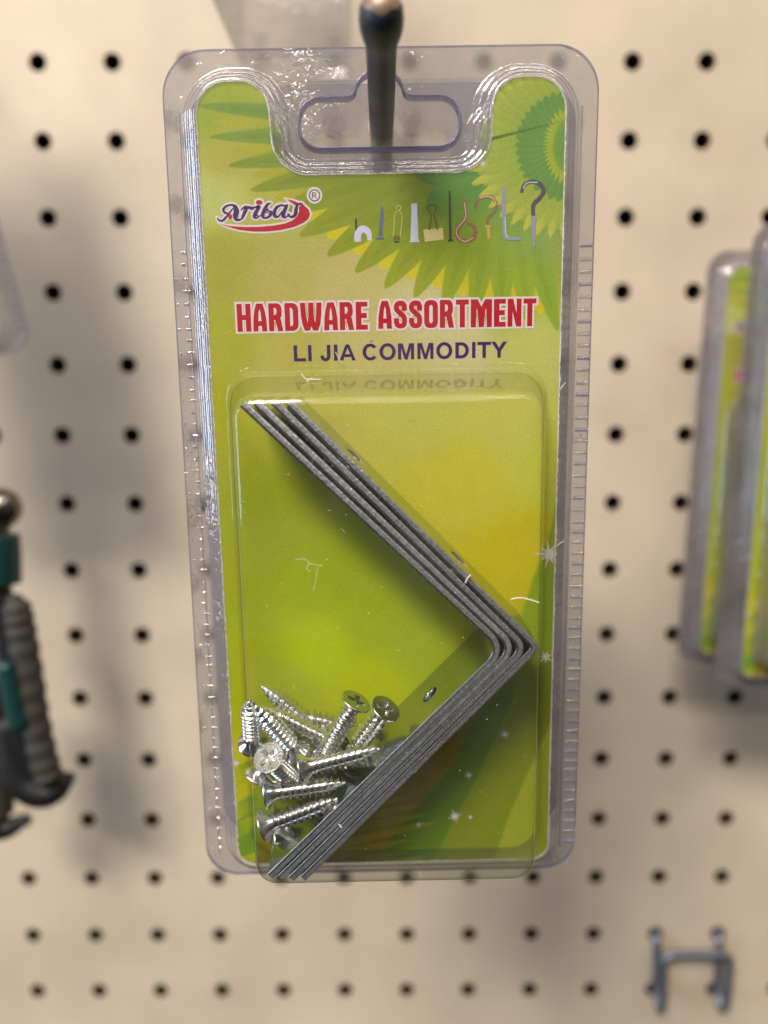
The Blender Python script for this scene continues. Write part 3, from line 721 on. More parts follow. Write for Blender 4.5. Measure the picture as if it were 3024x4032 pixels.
def build_icons(parent):
    mb = MB(); Z2 = zoom(1350, 680, 850 / 1659)
    o = uv(Z2((0, 0))); ux = (uv(Z2((1000, 0))) - o) / 1000; uy = (uv(Z2((0, 500))) - o) / 500; k = np.linalg.norm(ux)
    f = lambda p_: tuple(o + ux * p_[0] + uy * p_[1])
    cols = [(72, 62, 60), (206, 204, 228), (98, 104, 126), (196, 186, 110), (112, 100, 40), (224, 206, 138), (146, 100, 84), (214, 176, 150), (206, 160, 84), (144, 150, 176), (86, 76, 92), (196, 196, 206)]
    names = ['dark_brown', 'pale_lilac', 'slate', 'straw', 'olive_brown', 'cream', 'copper', 'light_copper', 'gold', 'steel_blue', 'dark_steel', 'pale_grey']
    mats = [ink(n_ + '_print', c) for n_, c in zip(names, cols)]
    lay = [0.02]
    def s(pts, mat, sm=True):
        lay[0] += 0.0012
        pts = smooth_path(pts, 4) if (sm and len(pts) > 2) else pts
        stroke_quads(mb, [(*f(p_), p_[2] * k) for p_ in pts], lay[0], mat, round_caps=False)
    s([(100, 350, 15), (105, 445, 17)], 0)
    s([(116, 532, 50), (118, 470, 54), (150, 432, 50), (190, 446, 50), (206, 484, 40), (206, 522, 30)], 1)
    s([(302, 254, 6), (303, 300, 24), (298, 400, 28), (293, 490, 32)], 2); s([(260, 508, 18), (320, 506, 18)], 2)
    s([(415, 280, 8), (416, 256, 8), (438, 252, 8), (450, 272, 8), (430, 290, 8), (405, 310, 7), (396, 420, 7), (394, 505, 9)], 3); s([(440, 290, 7), (462, 330, 7), (446, 505, 9)], 3, False); s([(392, 500, 30), (446, 500, 26)], 4); s([(400, 530, 16), (440, 530, 12)], 0)
    s([(552, 236, 44), (556, 400, 54), (558, 518, 62)], 1); s([(522, 528, 18), (596, 524, 18)], 1)
    fill(mb, [ccw([f(p_) for p_ in ((626, 436), (780, 424), (786, 514), (640, 532))])], 0.021, 5)
    s([(672, 440, 12), (684, 320, 12), (655, 285, 12), (662, 255, 12), (695, 244, 12), (726, 266, 12), (708, 310, 12), (736, 438, 13)], 4)
    s([(820, 138, 10), (826, 200, 17), (838, 515, 20)], 0); s([(820, 522, 14), (860, 520, 14)], 0)
    s([(935, 184, 8), (940, 250, 28), (956, 338, 28), (922, 392, 30), (890, 440, 30), (898, 500, 30), (955, 526, 30), (1015, 502, 30), (1032, 440, 28), (1002, 400, 24), (962, 388, 20)], 6)
    s([(940, 230, 7), (953, 335, 8), (920, 392, 8), (884, 440, 8), (900, 500, 9), (955, 530, 10), (1015, 500, 8)], 7)
    s([(1020, 278, 18), (1038, 215, 19), (1100, 182, 22), (1160, 196, 22), (1190, 250, 22), (1168, 306, 20), (1126, 348, 20), (1124, 405, 22)], 6)
    s([(1060, 196, 7), (1110, 180, 9), (1165, 200, 8), (1186, 250, 7)], 7)
    s([(1108, 410, 16), (1152, 408, 16)], 8); s([(1130, 410, 24), (1136, 470, 26), (1140, 515, 18)], 8)
    s([(1240, 106, 10), (1244, 180, 30), (1254, 400, 28), (1264, 486, 28), (1296, 508, 24), (1386, 508, 24)], 9)
    s([(1260, 340, 8), (1270, 470, 9), (1290, 498, 8)], 11)
    s([(1380, 152, 24), (1396, 92, 26), (1455, 66, 28), (1520, 86, 32), (1550, 140, 32), (1520, 196, 32), (1476, 246, 32), (1480, 350, 30)], 10)
    s([(1480, 330, 30), (1484, 450, 30), (1494, 575, 14)], 9)
    s([(1390, 120, 8), (1420, 78, 8), (1500, 74, 9)], 11)
    return mb.build('hardware_pictures', mats, parent)

# ---------- the clear shell
def build_shell(parent):
    mb = MB()
    # profile of the raised tray the card sits in: (distance outside the card outline, w)
    prof = [(2.85, -3.0), (2.68, -2.97), (2.5, -2.8), (2.38, -2.4), (2.28, -1.95), (2.14, -1.72), (1.9, -1.62), (1.66, -1.56), (1.5, -1.4), (1.4, -1.0), (1.3, -.62), (1.14, -.42), (0.9, -.34), (0.7, -.26), (0.56, -.06), (0.48, .28), (0.36, .5), (0.18, .58), (0.1, 0.6)]
    rings = [[P3(*p_, w) for p_ in offset_loop(CARD_L, d)] for d, w in prof]
    base = offset_loop(CARD_L, prof[0][0])
    fill(mb, [OUTER, base[::-1], SLOT[::-1]] if False else [OUTER, base[::-1]], -3.0, 0) if False else None
    # flange sheet: the slot lies in the notch of the base outline, so cut both out
    fill(mb, [OUTER, base[::-1], SLOT[::-1]], -3.0, 0)
    loft(mb, rings, 0, True)
    loops = [dome_loop(c) for c in DOME_CFG]
    fill(mb, [offset_loop(CARD_L, 0.1), loops[0][::-1]], 0.6, 0 if False else 2)
    # crimped ribs along both sides of the flange
    k = 0; v = 40.0
    while v > -63:
        for (ua, ub, ok) in ((30.35, 32.35, True), (-32.35, -32.1, k % 2 == 0), (-31.2, -30.4, True)):
            if not ok: continue
            jit = rng.normal(0, 0.10); ub = ub + rng.normal(0, .12); R_ = 0.30 if ua > 0 else 0.28
            rr = []
            for j in range(7):
                a = math.pi * j / 6
                rr.append([(ua + rng.normal(0, .03), -(-3.0 + 0.42 * math.sin(a)), v + jit + R_ * math.cos(a)), (ub, -(-3.0 + 0.45 * math.sin(a)), v + jit + R_ * math.cos(a))])
            V = [p_ for r in rr for p_ in r]
            mb.add(V, [[2 * j, 2 * j + 1, 2 * j + 3, 2 * j + 2] for j in range(6)], 1 if (k * 7 + int(ua)) % 3 == 0 else 0, True)
        v -= 1.88 + rng.normal(0, 0.07); k += 1
    for ux_ in (30.2, -30.35):           # long crimp line beside the ribs
        rr = []
        for j in range(7):
            a = math.pi * j / 6
            rr.append([(ux_ + 0.16 * math.cos(a), -(-3.0 + 0.22 * math.sin(a)), 60), (ux_ - (0.7 if ux_ < 0 else 0.4) + 0.16 * math.cos(a), -(-3.0 + 0.22 * math.sin(a)), -63)])
        V = [p_ for r in rr for p_ in r]
        mb.add(V, [[2 * j, 2 * j + 1, 2 * j + 3, 2 * j + 2] for j in range(6)], 0, True)
    # cut rim
    loft(mb, [[P3(*p_, -2.9) for p_ in offset_loop(OUTER, .05)], [P3(*p_, -3.3) for p_ in offset_loop(OUTER, .14)], [P3(*p_, -3.85) for p_ in offset_loop(OUTER, .05)]], 1, True)
    o = mb.build('front_shell', [M['flange'], M['edge'], M['dome']], parent)
    mb = MB()
    loft(mb, [[P3(*p_, -1.55) for p_ in offset_loop(SLOT, .30)], [P3(*p_, -1.25) for p_ in offset_loop(SLOT, .12)], [P3(*p_, -1.5) for p_ in SLOT], [P3(*p_, -3.7) for p_ in offset_loop(SLOT, 0.05)]], 0, True)
    loft(mb, [[P3(*p_, -1.55) for p_ in offset_loop(SLOT, .30)], [P3(*p_, -2.96) for p_ in offset_loop(SLOT, .55)]], 0, True)
    mb.build('hang_slot_rim', [M['edge']], o)
    mb = MB()
    fill(mb, [OUTER, SLOT[::-1]], -3.75, 0)
    mb.build('back_shell', [M['back']], parent)
    mb = MB()
    rings = [[P3(*p_, c[5]) for p_ in l] for c, l in zip(DOME_CFG, loops)]
    loft(mb, rings, 0, True)
    fill(mb, [loops[-1]], 15.0, 0)
    d = mb.build('bubble', [M['dome']], parent)
    return o, d

pack = empty('blister_pack', PO, PR)
tag(pack, 'clear blister pack in sharp focus at the centre, braces and screws inside its bubble', 'blister pack', 'blister packs on the pegboard')
card = build_card(pack)
build_headline(card); build_subtitle(card); build_logo(card); build_icons(card)
build_shell(pack)

def copy_tree(o, parent=None):
    c = o.copy(); COL.objects.link(c)
    if parent: c.parent = parent
    for ch in list(o.children): copy_tree(ch, c)
    return c
def place(o, loc, rot):
    o.matrix_world = Matrix([[*rot[0], loc[0] * S], [*rot[1], loc[1] * S], [*rot[2], loc[2] * S], [0, 0, 0, 1]])

# ================================================================== the pack's contents: corner braces
def fillet_path(E_, K_, F_, r, n=8):
    E_, K_, F_ = map(lambda p_: np.array(p_, float), (E_, K_, F_))
    t1 = (E_ - K_) / np.linalg.norm(E_ - K_); t2 = (F_ - K_) / np.linalg.norm(F_ - K_)
    ang = math.acos(t1 @ t2); dd = r / math.tan(ang / 2); bis = (t1 + t2) / np.linalg.norm(t1 + t2); ctr = K_ + bis * r / math.sin(ang / 2)
    s0 = K_ + t1 * dd; s1 = K_ + t2 * dd
    a0 = math.atan2(*(s0 - ctr)[::-1]); a1 = math.atan2(*(s1 - ctr)[::-1]); da = (a1 - a0 + math.pi) % (2 * math.pi) - math.pi
    arcp = [ctr + r * np.array([math.cos(a0 + da * k / n), math.sin(a0 + da * k / n)]) for k in range(n + 1)]
    return E_, arcp, F_
def brace(E_, K_, F_, r, th, label, w0=0.9, w1=14.35):
    E_, arcp, F_ = fillet_path(E_, K_, F_, r)
    mb = MB()
    def plate(A, B, rev):
        """flat arm from A to B with two countersunk holes"""
        A = np.array(A); B = np.array(B); Ln = np.linalg.norm(B - A); t_ = (B - A) / Ln; nn = np.array([-t_[1], t_[0]])
        if rev: nn = -nn
        rect = [(0, w0), (Ln, w0), (Ln, w1), (0, w1)]
        cent = [(Ln * 0.24, (w0 + w1) / 2), (Ln * 0.70, (w0 + w1) / 2)] if not rev else [(Ln * 0.30, (w0 + w1) / 2), (Ln * 0.76, (w0 + w1) / 2)]
        def ring_(c, R_): return [(c[0] + R_ * math.cos(2 * math.pi * k / 24), c[1] + R_ * math.sin(2 * math.pi * k / 24)) for k in range(24)]
        def mapp(p_, off): q = A + t_ * p_[0] + nn * off; return (q[0], -p_[1], q[1])
        for off, R_ in ((th / 2, 2.5), (-th / 2, 1.5)):
            loops = [rect] + [ring_(c, R_)[::-1] for c in cent]
            pts, tr = fill_tris(loops)
            mb.add([mapp(p_, off) for p_ in pts], tr, 0)
        for c in cent:
            loft(mb, [[mapp(p_, th / 2) for p_ in ring_(c, 2.5)], [mapp(p_, -th / 2 + .3) for p_ in ring_(c, 1.5)], [mapp(p_, -th / 2) for p_ in ring_(c, 1.5)]], 3, True)
        return t_, nn
    plate(E_, arcp[0], False); plate(F_, arcp[-1], True)
    # bend and edge faces share one outline
    path = [E_] + arcp + [F_]
    nrm = []
    for i, p_ in enumerate(path):
        a = path[max(i - 1, 0)]; b = path[min(i + 1, len(path) - 1)]
        if i == 1: a, b = path[0], path[1]
        if i == len(path) - 2: a, b = path[-2], path[-1]
        t_ = b - a; t_ /= np.linalg.norm(t_); nrm.append(np.array([-t_[1], t_[0]]))
    for side in (1, -1):
        V = []
        for p_, n_ in list(zip(path, nrm))[1:-1]:
            q = p_ + n_ * side * th / 2
            V += [(q[0], -w0, q[1]), (q[0], -w1, q[1])]
        m_ = len(V) // 2
        mb.add(V, [[2 * i, 2 * i + 1, 2 * i + 3, 2 * i + 2] for i in range(m_ - 1)], 0, True)
    ch = 0.11                                            # eased sheared edge facing the viewer
    prof = [(th / 2, w1), (th / 2 - ch * .6, w1 + ch), (th / 2 - 2 * ch, w1 + ch * 1.5), (-th / 2 + .36, w1 + ch * 1.5), (-th / 2 + .30, w1 + ch * 1.35), (-th / 2 + ch * .7, w1 + ch * .8), (-th / 2, w1)]
    rings = []
    for p_, n_ in zip(path, nrm):
        rings.append([((p_ + n_ * o)[0], -w, (p_ + n_ * o)[1]) for o, w in prof])
    lines = [[r[i] for r in rings] for i in range(len(prof))]
    loft(mb, lines[:4], 1, False, closed=False); loft(mb, lines[3:], 2, True, closed=False)   # torn and burnished halves of the sheared edge
    V = []
    for p_, n_ in zip(path, nrm):
        for o in (th / 2, -th / 2): q = p_ + n_ * o; V.append((q[0], -w0, q[1]))
    mb.add(V, [[2 * i, 2 * i + 1, 2 * i + 3, 2 * i + 2] for i in range(len(path) - 1)], 1)
    for p_, n_ in ((path[0], nrm[0]), (path[-1], nrm[-1])):
        V = [((p_ + n_ * o)[0], -w, (p_ + n_ * o)[1]) for o, w in ((th / 2, w0), (th / 2, w1), (-th / 2, w1), (-th / 2, w0))]
        mb.add(V, [[0, 1, 2, 3]], 1)
    o = mb.build('corner_brace', [M['steel'], M['steel_edge'], M['steel_burnished'], M['screw']])
    place(o, PO, PR)
    tag(o, label, 'corner brace', 'steel corner braces stacked in the clear pack')
TH = 1.10
brace((-19.9, 17.3), (16.6, -18.95), (-19.3, -55.2), 2.9, TH, 'innermost of four nested steel corner braces, its screw hole showing')
brace((-18.05, 17.5), (18.1, -18.85), (-17.7, -55.5), 2.4, TH, 'second steel corner brace counted from the screws outward')
brace((-15.6, 17.5), (19.6, -18.85), (-16.0, -55.7), 1.9, TH, 'third steel corner brace counted from the screws outward')
brace((-13.5, 17.35), (21.3, -18.75), (-14.2, -55.7), 1.1, TH, 'outermost of four nested steel corner braces, its bend against the bubble side')

# ---------- wood screws
def screw_meshes():
    RH, RS, LH, LT = 2.5, 1.08, 1.75, 12.7
    mb = MB()
    # head: axis +Z downwards from the face (z=0) to the tip (z=LT)
    def cross(R_, wd, n=1):
        h = wd / 2
        return [(h, h), (h, R_), (-h, R_), (-h, h), (-R_, h), (-R_, -h), (-h, -h), (-h, -R_), (h, -R_), (h, -h), (R_, -h), (R_, h)]
    rim = [(RH * 0.96 * math.cos(2 * math.pi * k / 36), RH * 0.96 * math.sin(2 * math.pi * k / 36)) for k in range(36)]
    c0 = cross(1.6, .85); c1 = cross(.7, .4)
    pts, tr = fill_tris([rim, c0[::-1]])
    mb.add([(p_[0], p_[1], 0) for p_ in pts], tr, 0)
    loft(mb, [[(x, y, 0) for x, y in c0], [(x, y, .55) for x, y in c1]], 0, False)
    pts, tr = fill_tris([c1]); mb.add([(p_[0], p_[1], .55) for p_ in pts], tr, 0)
    prof = [(RH * .96, 0), (RH, .07), (RH, .22), (RH * .93, .34), (1.55, 1.15), (1.2, LH), (1.09, LH + .35)]
    loft(mb, [[(r * math.cos(2 * math.pi * k / 36), r * math.sin(2 * math.pi * k / 36), z) for k in range(36)] for r, z in prof], 0, True)
    me_h = mb.build('head', [M['screw']]); mh = me_h.data; bpy.data.objects.remove(me_h)
    mb = MB(); NT, pitch = 28, 1.0; z0 = LH + .2; NZ = int((LT - z0) / pitch * 18)
    rings = []
    for i in range(NZ + 1):
        z = z0 + (LT - z0) * i / NZ; taper = min(1.0, ((LT - z) / 3.0)) ** 0.8 if z > LT - 3 else 1.0
        rg = []
        for k in range(NT):
            a = 2 * math.pi * k / NT; ph = (z / pitch - k / NT) % 1.0
            ridge = max(0.0, 1 - abs(ph - 0.5) / 0.25) ** 1.0
            grow = min(1, (z - z0) / 0.6)
            r = (RS * taper + 0.56 * ridge * grow * (0.25 + 0.75 * taper) * (1 if taper > .08 else 0)) + 0.015
            rg.append((r * math.cos(a), r * math.sin(a), z))
        rings.append(rg)
    loft(mb, rings, 0, True)
    me_s = mb.build('shank', [M['screw']]); ms = me_s.data; bpy.data.objects.remove(me_s)
    return mh, ms, LT
MH, MS, LT = screw_meshes()
Z4 = zoom(850, 2600, 850 / 1659)
def screw(ph, pt, wh, sign, label, roll=0.0):
    a = uv(Z4(ph), wh); A = np.array([a[0], a[1], wh])
    wt = wh
    for _ in range(30):
        b = uv(Z4(pt), wt); L2 = np.hypot(*(b - a)); dz = math.sqrt(max(0.0, LT ** 2 - L2 ** 2)) * sign
        wt = 0.6 * wt + 0.4 * (wh + dz)
    wt = max(min(wt, 14.0), -10)
    b = uv(Z4(pt), wt); ax = np.array([b[0] - a[0], b[1] - a[1], wt - wh]); ax /= np.linalg.norm(ax)
    # keep the tip inside the bubble
    tipw = wh + ax[2] * LT
    if tipw < 0.9:
        ax[2] = (0.9 - wh) / LT; hh = np.hypot(ax[0], ax[1]); kk = math.sqrt(1 - ax[2] ** 2) / hh; ax[0] *= kk; ax[1] *= kk
    dirv = EX * ax[0] + EZ * ax[1] - EN * ax[2]
    pos = PO + EX * A[0] + EZ * A[1] - EN * A[2]
    zc = dirv; xc = np.cross([0.3, 0.2, 1.0], zc); xc /= np.linalg.norm(xc); yc = np.cross(zc, xc)
    Rm = np.stack([xc, yc, zc], 1) @ np.array([[math.cos(roll), -math.sin(roll), 0], [math.sin(roll), math.cos(roll), 0], [0, 0, 1]])
    e = empty('wood_screw', pos, Rm)
    link('head', MH, e); link('shank', MS, e)
    tag(e, label, 'screw', 'loose zinc wood screws in the clear pack')
screw((655, 830), (1335, 657), 11.6, 0, 'uppermost of three nearly level screws, its tip pointing right at the braces', 0.3)
screw((385, 1022), (1072, 928), 10.6, 0, 'middle one of the three nearly level screws', 0.9)
screw((362, 1272), (990, 1045), 11.8, 0, 'lowest of the three nearly level screws, above the lower brace ends', 1.4)
screw((622, 700), (300, 345), 6.4, 1, 'slanting screw in front of the other slanting ones, pointing up left', 0.2)
screw((800, 560), (300, 158), 2.8, 0, 'hindmost slanting screw whose tip is the highest on the left', 0.7)
screw((900, 632), (305, 335), 6.0, 0, 'slanting screw lying just below the one with the highest tip', 1.1)
screw((1082, 312), (800, 775), 9.6, -1, 'screw with cross slot head up, left one of two side by side', 0.5)
screw((1308, 368), (1020, 735), 8.6, -1, 'screw with cross slot head up, the one nearest the brace hole', 0.2)
screw((1120, 600), (960, 880), 5.6, -1, 'screw with a dull head just behind the uppermost level screw', 0.9)
screw((404, 748), (640, 960), 13.4, -1, 'screw with a pale cross slot head facing the viewer left in the bubble', 0.35)
screw((430, 1392), (760, 1120), 5.0, -1, 'screw at the very bottom of the heap, under the level ones', 0.6)
screw((285, 640), (262, 300), 4.2, 1, 'screw standing tip up at the far left against the bubble wall', 0.1)

screw((330, 900), (560, 470), 5.0, 0, 'screw buried mid heap, tip up, behind the pale round head', 0.8)
screw((560, 1010), (690, 640), 7.0, -1, 'screw buried behind the necks of the level screws', 0.2)
screw((900, 760), (480, 930), 4.0, 0, 'screw lying flat behind the uppermost level screw', 1.2)
screw((400, 1215), (650, 1330), 3.2, 0, 'screw lying low in the corner behind the lowest level screw', 0.5)
screw((1180, 560), (820, 470), 2.6, 0, 'screw lying flat behind the two upturned heads', 0.5)

# ---------- lint caught on the plastic
def lint(paths, w, label, rad=0.07):
    mb = MB()
    for pts in paths:
        P_ = smooth_path([(*uv(p_, w), w) for p_ in pts], 6)
        tube(mb, [(q[0], -q[2] - 0.07, q[1]) for q in P_], rad, 6)
    o = mb.build('lint_fibre', [M['lint']]); place(o, PO, PR)
    tag(o, label, 'lint', 'white lint fibres stuck on the pack')
Z3 = zoom(800, 1400, 1500 / 1659)
lint([[Z3(p_) for p_ in ((428, 78), (445, 100), (470, 104), (512, 104))], [Z3(p_) for p_ in ((445, 122), (462, 106), (478, 100))]], 6.0, 'forked white lint fibre above the top ends of the braces', 0.09)
lint([[Z5(p_) for p_ in ((1125, 110), (1180, 99), (1240, 106), (1330, 132))]], 15.0, 'curved white lint fibre right of the braces near the bubble edge', 0.09)
lint([[Z3(p_) for p_ in ((400, 890), (440, 885), (462, 905), (450, 925), (468, 942))], [Z3(p_) for p_ in ((462, 905), (520, 915))], [Z3(p_) for p_ in ((500, 915), (490, 980), (480, 1020))]], 15.0, 'branching white lint fibre on the clear face left of the braces', 0.024)
lint([[Z3(p_) for p_ in ((1165, 955), (1152, 968), (1142, 990))]], 15.0, 'short straight white lint fibre lying across the upper brace arms', 0.09)
lint([[Z4(p_) for p_ in ((945, 1258), (955, 1268), (968, 1284))]], 15.0, 'tiny white lint crumb on the lower brace arms', 0.11)
lint([[((2100 + x * .4975) / DK, (1100 + y * .4975) / DK) for x, y in ((180, 2112), (215, 2085), (240, 2070))]], 0.7, 'straight white lint fibre at the right card edge beside a star', 0.06)
lint([[((2100 + x * .4975) / DK, (1100 + y * .4975) / DK) for x, y in ((212, 870), (235, 838), (258, 815))]], 0.7, 'straight white lint fibre at the right card edge beside the bubble top', 0.05)
lint([[((900 + x * .3978) / DK, (1120 + y * .3978) / DK) for x, y in ((1058, 668), (1085, 720), (1125, 785))]], 0.7, 'slanting white lint fibre over the purple word, between its second and third letters', 0.05)

mb = MB()
for i in range(150):
    dx, dy = rng.uniform(520, 1165), rng.uniform(880, 1880)
    c = uv((dx, dy), 15.0); R_ = 0.022 + 0.05 * rng.random() ** 3
    if not (-20.5 < c[0] < 20.7 and -55.5 < c[1] < 17.3): continue
    if i % 9 == 0:                                   # a few hair-thin flecks among the specks
        a = rng.uniform(0, math.pi); l_ = rng.uniform(.3, .8)
        stroke_quads(mb, [(c[0], c[1], .03), (c[0] + l_ * math.cos(a), c[1] + l_ * math.sin(a), .03)], 15.04, 0, round_caps=False)
    else: disc(mb, c, R_ * 1.3, R_, 15.04, 0, 7, rng.uniform(0, 3))
dust = mb.build('dust', [M['lint']]); place(dust, PO, PR)
tag(dust, 'fine white dust specks on the clear bubble front', kind='stuff')

# ================================================================== the display hook
HX, HZ = 0.62, -67.6
root = empty('display_hook', (HX, 0, HZ))
tag(root, 'dark grey straight wire hook with ball tip holding the front blister pack', 'hook', 'wire display hooks')
mb = MB(); tube(mb, [(0, 2, 0), (0, -60, 0), (0, -120, 0), (0, -177, 0)], 2.03, 24, 0); mb.build('rod', [M['rod']], root)
def lathe_y(mb, prof, n=28, mat=0):
    loft(mb, [[(r * math.cos(2 * math.pi * k / n), y, r * math.sin(2 * math.pi * k / n)) for k in range(n)] for y, r in prof], mat, True)
mb = MB()
lathe_y(mb, [(-174.0, 2.05), (-175.8, 2.12), (-177.3, 2.32), (-178.8, 2.58), (-180.3, 2.72), (-181.9, 2.74), (-183.2, 2.56), (-184.2, 2.1), (-184.9, 1.4), (-185.2, 0.7), (-185.3, 0.02)])
mb.build('ball_tip', [M['rod']], root)
mb = MB()
rg = []
for i in range(7):                              # bare patch on the upper front of the ball
    a = math.radians(11.5 * i) + 1e-3; ring_p = []
    for k in range(24):
        b_ = 2 * math.pi * k / 24; aa = a * (1 + 0.10 * math.sin(3 * b_) + .05 * math.sin(7 * b_))
        d3 = np.array([math.sin(aa) * math.cos(b_), 0, 0]) + math.cos(aa) * np.array([0, -.62, .785]) + math.sin(aa) * math.sin(b_) * np.array([0, .785, .62])
        ring_p.append(tuple(np.array([0, -182.0, 0]) + 2.8 * d3 * np.array([1, 1.22, 1])))
    rg.append(ring_p)
loft(mb, rg, 0, True)
mb.build('worn_end', [M['copper']], root)
mb = MB()
mb.add([(-9, -1.4, 14), (9, -1.4, 14), (9, -1.4, -14), (-9, -1.4, -14), (-9, -.1, 14), (9, -.1, 14), (9, -.1, -14), (-9, -.1, -14)],
       [[0, 1, 2, 3], [4, 7, 6, 5], [0, 4, 5, 1], [1, 5, 6, 2], [2, 6, 7, 3], [3, 7, 4, 0]])
mb.build('back_plate', [M['wirezinc']], root)

# second pack on the same hook, right behind
back = copy_tree(pack)
place(back, PO + EN * 14.2 + np.array([0.2, 0, -0.2]), PR)
back['label'] = 'blister pack hidden right behind the sharp front one on the same hook'
for ch in back.children:
    if ch.name.startswith('bubble'): ch.scale = (1, 0.5, 1)
    if ch.name.startswith('back_shell'):
        mb = MB(); fill(mb, [OUTER, ccw(round_poly([(-2.3, 60.0, 2.2), (2.1, 60.0, 2.2), (2.1, 64.6, 2.2), (-2.3, 64.6, 2.2)], 8))[::-1]], -3.75, 0)
        tmp = mb.build('back_shell', [M['cloudy']]); ch.data = tmp.data; bpy.data.objects.remove(tmp)
    for g in list(ch.children):
        if g.name.startswith('hang_slot_rim'): bpy.data.objects.remove(g)

# ---------- packs at the edges of the picture (out of focus)
Rfar = _rot([0, 0, -.02]) @ _rot([0, 0.012, 0])
far = copy_tree(pack)
place(far, at((1479, 1440), -34) + np.array([32.9, 0, 67.2]), Rfar)
far['label'] = 'blurred blister pack on the right, the farther and more central of two'
near = copy_tree(pack)
place(near, at((1564, 1492), -62) + np.array([32.9, 0, 67.2]), Rfar)
for o_ in (far, near):
    for ch in o_.children:
        if ch.name.startswith(('front_shell', 'back_shell', 'bubble')):
            for sl in range(len(ch.material_slots)):
                if sl == 0: ch.material_slots[sl].link = 'OBJECT'; ch.material_slots[sl].material = M['dull']
near['label'] = 'blurred blister pack cut by the right photo edge, in front of its neighbour'
lf = copy_tree(pack)
RL = _rot([0, -0.20, 0])
place(lf, at((47, 742), -80) + RL @ np.array([-31.6, 0, 66.0]), RL)
lf['label'] = 'blurred blister pack of which only a clear corner shows at the upper left edge'
hk = copy_tree(root)
hk['label'] = 'dark wire hook at the right holding the two blurred packs'
place(hk, at((1479, 1440), -34) * np.array([1, 0, 1]) + np.array([33.0, 0, 67.2 + 62.2]), np.eye(3))
for ch in list(hk.children):
    if ch.name.startswith('back_plate'): bpy.data.objects.remove(ch)
    else: ch.location.y = 0.088
hk2 = copy_tree(hk); hk2['label'] = 'dark wire hook at the left holding the blurred corner pack'
pl = at((47, 742), -80) + RL @ np.array([-31.6, 0, 66.0 + 62.2]); place(hk2, (pl[0], 0, pl[2]), np.eye(3))

# ---------- clear pack hanging higher up, its underside seen at the top
A0 = np.array([-39.2, -60.0, -21.8])
mb = MB()
Lp = ccw(round_poly([(-39.2, -98, 3), (-8.2, -98, 3), (-8.2, -40, 2), (-39.2, -40, 2)], 5))
rings = []
for z, g in ((60, 1.5), (-14, 0.0), (-20, 0.0), (-21.6, -.5), (-22.2, -1.4)):
    rings.append([(p_[0], p_[1], z) for p_ in offset_loop(Lp, g)])
loft(mb, rings, 0, True)
pts, tr = fill_tris([offset_loop(Lp, -1.4)]); mb.add([(p_[0], p_[1], -22.2) for p_ in pts], tr, 0)
up = mb.build('clear_box', [M['box']])
tag(up, 'empty clear plastic box hanging above and behind the front pack, only its underside in view', 'plastic box')

# ================================================================== loop hook, lower right
def bent(pts, r, n=6):
    """wire path with rounded bends"""
    P_ = [np.array(p_, float) for p_ in pts]; out_ = [P_[0]]
    for i in range(1, len(P_) - 1):
        a, b, c = P_[i - 1], P_[i], P_[i + 1]
        t1 = (a - b) / np.linalg.norm(a - b); t2 = (c - b) / np.linalg.norm(c - b)
        d = min(r, np.linalg.norm(a - b) * .45, np.linalg.norm(c - b) * .45)
        s0, s1 = b + t1 * d, b + t2 * d
        for k in range(n + 1):
            t_ = k / n; out_.append((1 - t_) ** 2 * s0 + 2 * t_ * (1 - t_) * b + t_ ** 2 * s1)
    out_.append(P_[-1]); return out_
hl, hr = hole_pos(9, 13), hole_pos(10, 13)
mb = MB(); yb, yf = -2.6, -10.5
path = [(hl[0], 9, hl[2]), (hl[0], yb, hl[2]), (hl[0] + .3, yb - .5, hl[2] - 22), (hl[0] + .6, yf + 2.5, hl[2] - 29.0), (hl[0] + .3, yf - .5, hl[2] - 23), (hl[0] - .3, yf, hl[2] - 1.2),
        (hr[0] + .6, yf, hr[2] - 1.0), (hr[0] + .3, yf - .5, hr[2] - 22.5), (hr[0] + .2, yf + 2.5, hr[2] - 28.5), (hr[0], yb - .5, hr[2] - 22), (hr[0], yb, hr[2]), (hr[0], 9, hr[2])]
tube(mb, bent(path, 4.2), 1.62, 14, 0)
lh = empty('loop_hook', (0, 0, 0)); tag(lh, 'small grey bent wire double loop hook plugged into the pegboard, lower right', 'peg hook')
mb.build('wire_loop', [M['wirezinc']], lh)
for hx in (hl, hr):
    mb = MB(); tube(mb, bent([(hx[0], 9, hx[2] - 25.4), (hx[0], -1.5, hx[2] - 25.2), (hx[0] + .4, -4.6, hx[2] - 22.0)], 2.5), 1.3, 12, 0)
    mb.build('locating_pin', [M['wirezinc']], lh)

# ================================================================== hand tool at the left edge
Z6 = zoom(0, 1700, 900 / 1106)
YT = -46.0
def tp(x, y, dy=0.0): q = at(Z6((x, y)), YT + dy); return np.array([q[0], q[1], q[2]])
KM = 0.0640
tool = empty('pliers', tp(-60, 600))
org = np.array(tool.matrix_world.translation) / S
tag(tool, 'hand pliers with grey ribbed grips, black ends and teal insets hanging at the left edge', 'pliers')
def part(name, mb, mats, parent=None):
    o = mb.build(name, mats, parent or tool); return o
def sub(path): return [np.asarray(p_) - org for p_ in path]
mb = MB(); c = tp(5, 370); rr = 100 * KM
loft(mb, [[tuple(np.array(c) - org + rr * np.array([math.sin(math.pi * (i + .02) / 12.04) * math.cos(2 * math.pi * k / 24), -math.cos(math.pi * (i + .02) / 12.04) * .8, math.sin(math.pi * (i + .02) / 12.04) * math.sin(2 * math.pi * k / 24)])) for k in range(24)] for i in range(13)], 0, True)
part('pivot', mb, [M['tool_steel']])
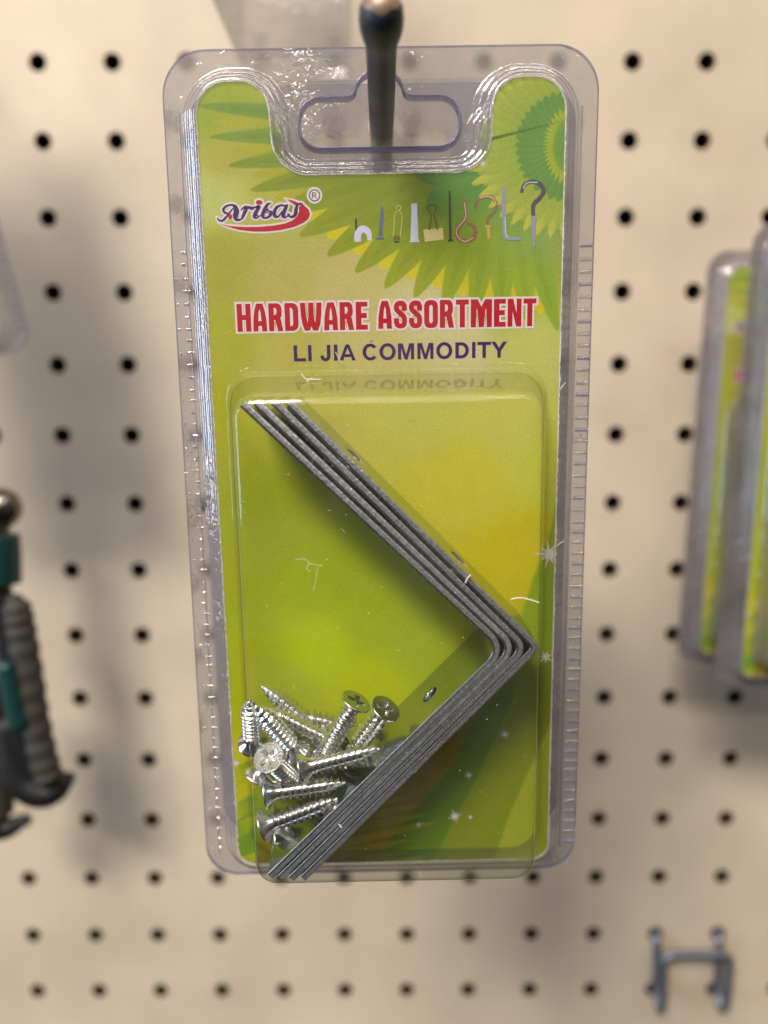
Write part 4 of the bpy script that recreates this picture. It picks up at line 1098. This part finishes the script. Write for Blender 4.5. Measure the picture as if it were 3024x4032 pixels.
mb = MB(); tube(mb, sub([tp(0, 430, 2), tp(-6, 520, 2), tp(-10, 800, 2)]), [40 * KM, 62 * KM, 66 * KM], 16, 0); part('jaw_neck', mb, [M['tool_steel']])
mb = MB(); tube(mb, sub(smooth_path([tp(-10, 508), tp(-8, 520), tp(-4, 560), tp(0, 640), tp(2, 705), tp(2, 725)], 4)), [60 * KM] + [98 * KM] * 19 + [70 * KM], 20, 0); part('collar', mb, [M['grip_teal']])
gp = smooth_path([tp(-20, 730, -1), tp(30, 850, -1), tp(78, 1050, -1), tp(108, 1250, -1), tp(135, 1450, -1), tp(190, 1640, -1), tp(240, 1705, -1)], 8)
nn_ = len(gp)
mb = MB(); tube(mb, sub([p_ + np.array([-2.6, 1.5, 0]) for p_ in gp]), [75 * KM * (1 - 0.12 * i / nn_) for i in range(nn_)], 18, 0)
tail = smooth_path([tp(30, 1380, -.5), tp(62, 1560, -.5), tp(110, 1690, -.5), tp(190, 1742, -.5), tp(262, 1735, -.5), tp(308, 1690, -.5), tp(318, 1660, -.5)], 6)
tube(mb, sub(tail), [20 * KM] + [(50 + 34 * math.sin(math.pi * min(1, i / 28))) * KM for i in range(len(tail) - 3)] + [40 * KM, 20 * KM], 16, 0)
core = part('handle', mb, [M['grip_black']])
mb = MB(); rad = []
gp2 = smooth_path([tp(62, 790, -3), tp(88, 880, -3), tp(110, 1000, -3), tp(140, 1180, -3), tp(166, 1360, -3), tp(200, 1530, -3), tp(236, 1660, -3), tp(262, 1700, -3)], 14)
for i in range(len(gp2)):
    t_ = i / (len(gp2) - 1); rad.append((68 * min(1, .35 + 6 * t_, .3 + 7 * (1 - t_)) + 4.2 * math.sin(t_ * 13 * 2 * math.pi) * (t_ < .95)) * KM)
tube(mb, sub(gp2), rad, 18, 0); part('ribbed_grip', mb, [M['grip_grey']])
mb = MB(); gi = smooth_path([tp(24, 1110, -6.4), tp(46, 1200, -6.4), tp(72, 1320, -6.4), tp(104, 1440, -6.4)], 5)
tube(mb, sub(gi), [10 * KM] + [50 * KM] * (len(gi) - 2) + [14 * KM], 14, 0); part('grip_inset', mb, [M['grip_teal']])
mb = MB(); g3 = smooth_path([tp(-70, 1200, 3), tp(-30, 1450, 3), tp(-12, 1650, 3), tp(0, 1840, 3)], 6)
tube(mb, sub(g3), [70 * KM] * len(g3), 16, 0); part('ribbed_grip', mb, [M['grip_grey']])
mb = MB(); g4 = smooth_path([tp(-60, 1800, 3), tp(-20, 1900, 3), tp(40, 1915, 3), tp(110, 1880, 3), tp(150, 1866, 3)], 6)
tube(mb, sub(g4), [80 * KM] * 5 + [(80 - 62 * min(1, i / 17)) * KM for i in range(len(g4) - 6)] + [12 * KM], 16, 0); part('handle_end', mb, [M['grip_black']])
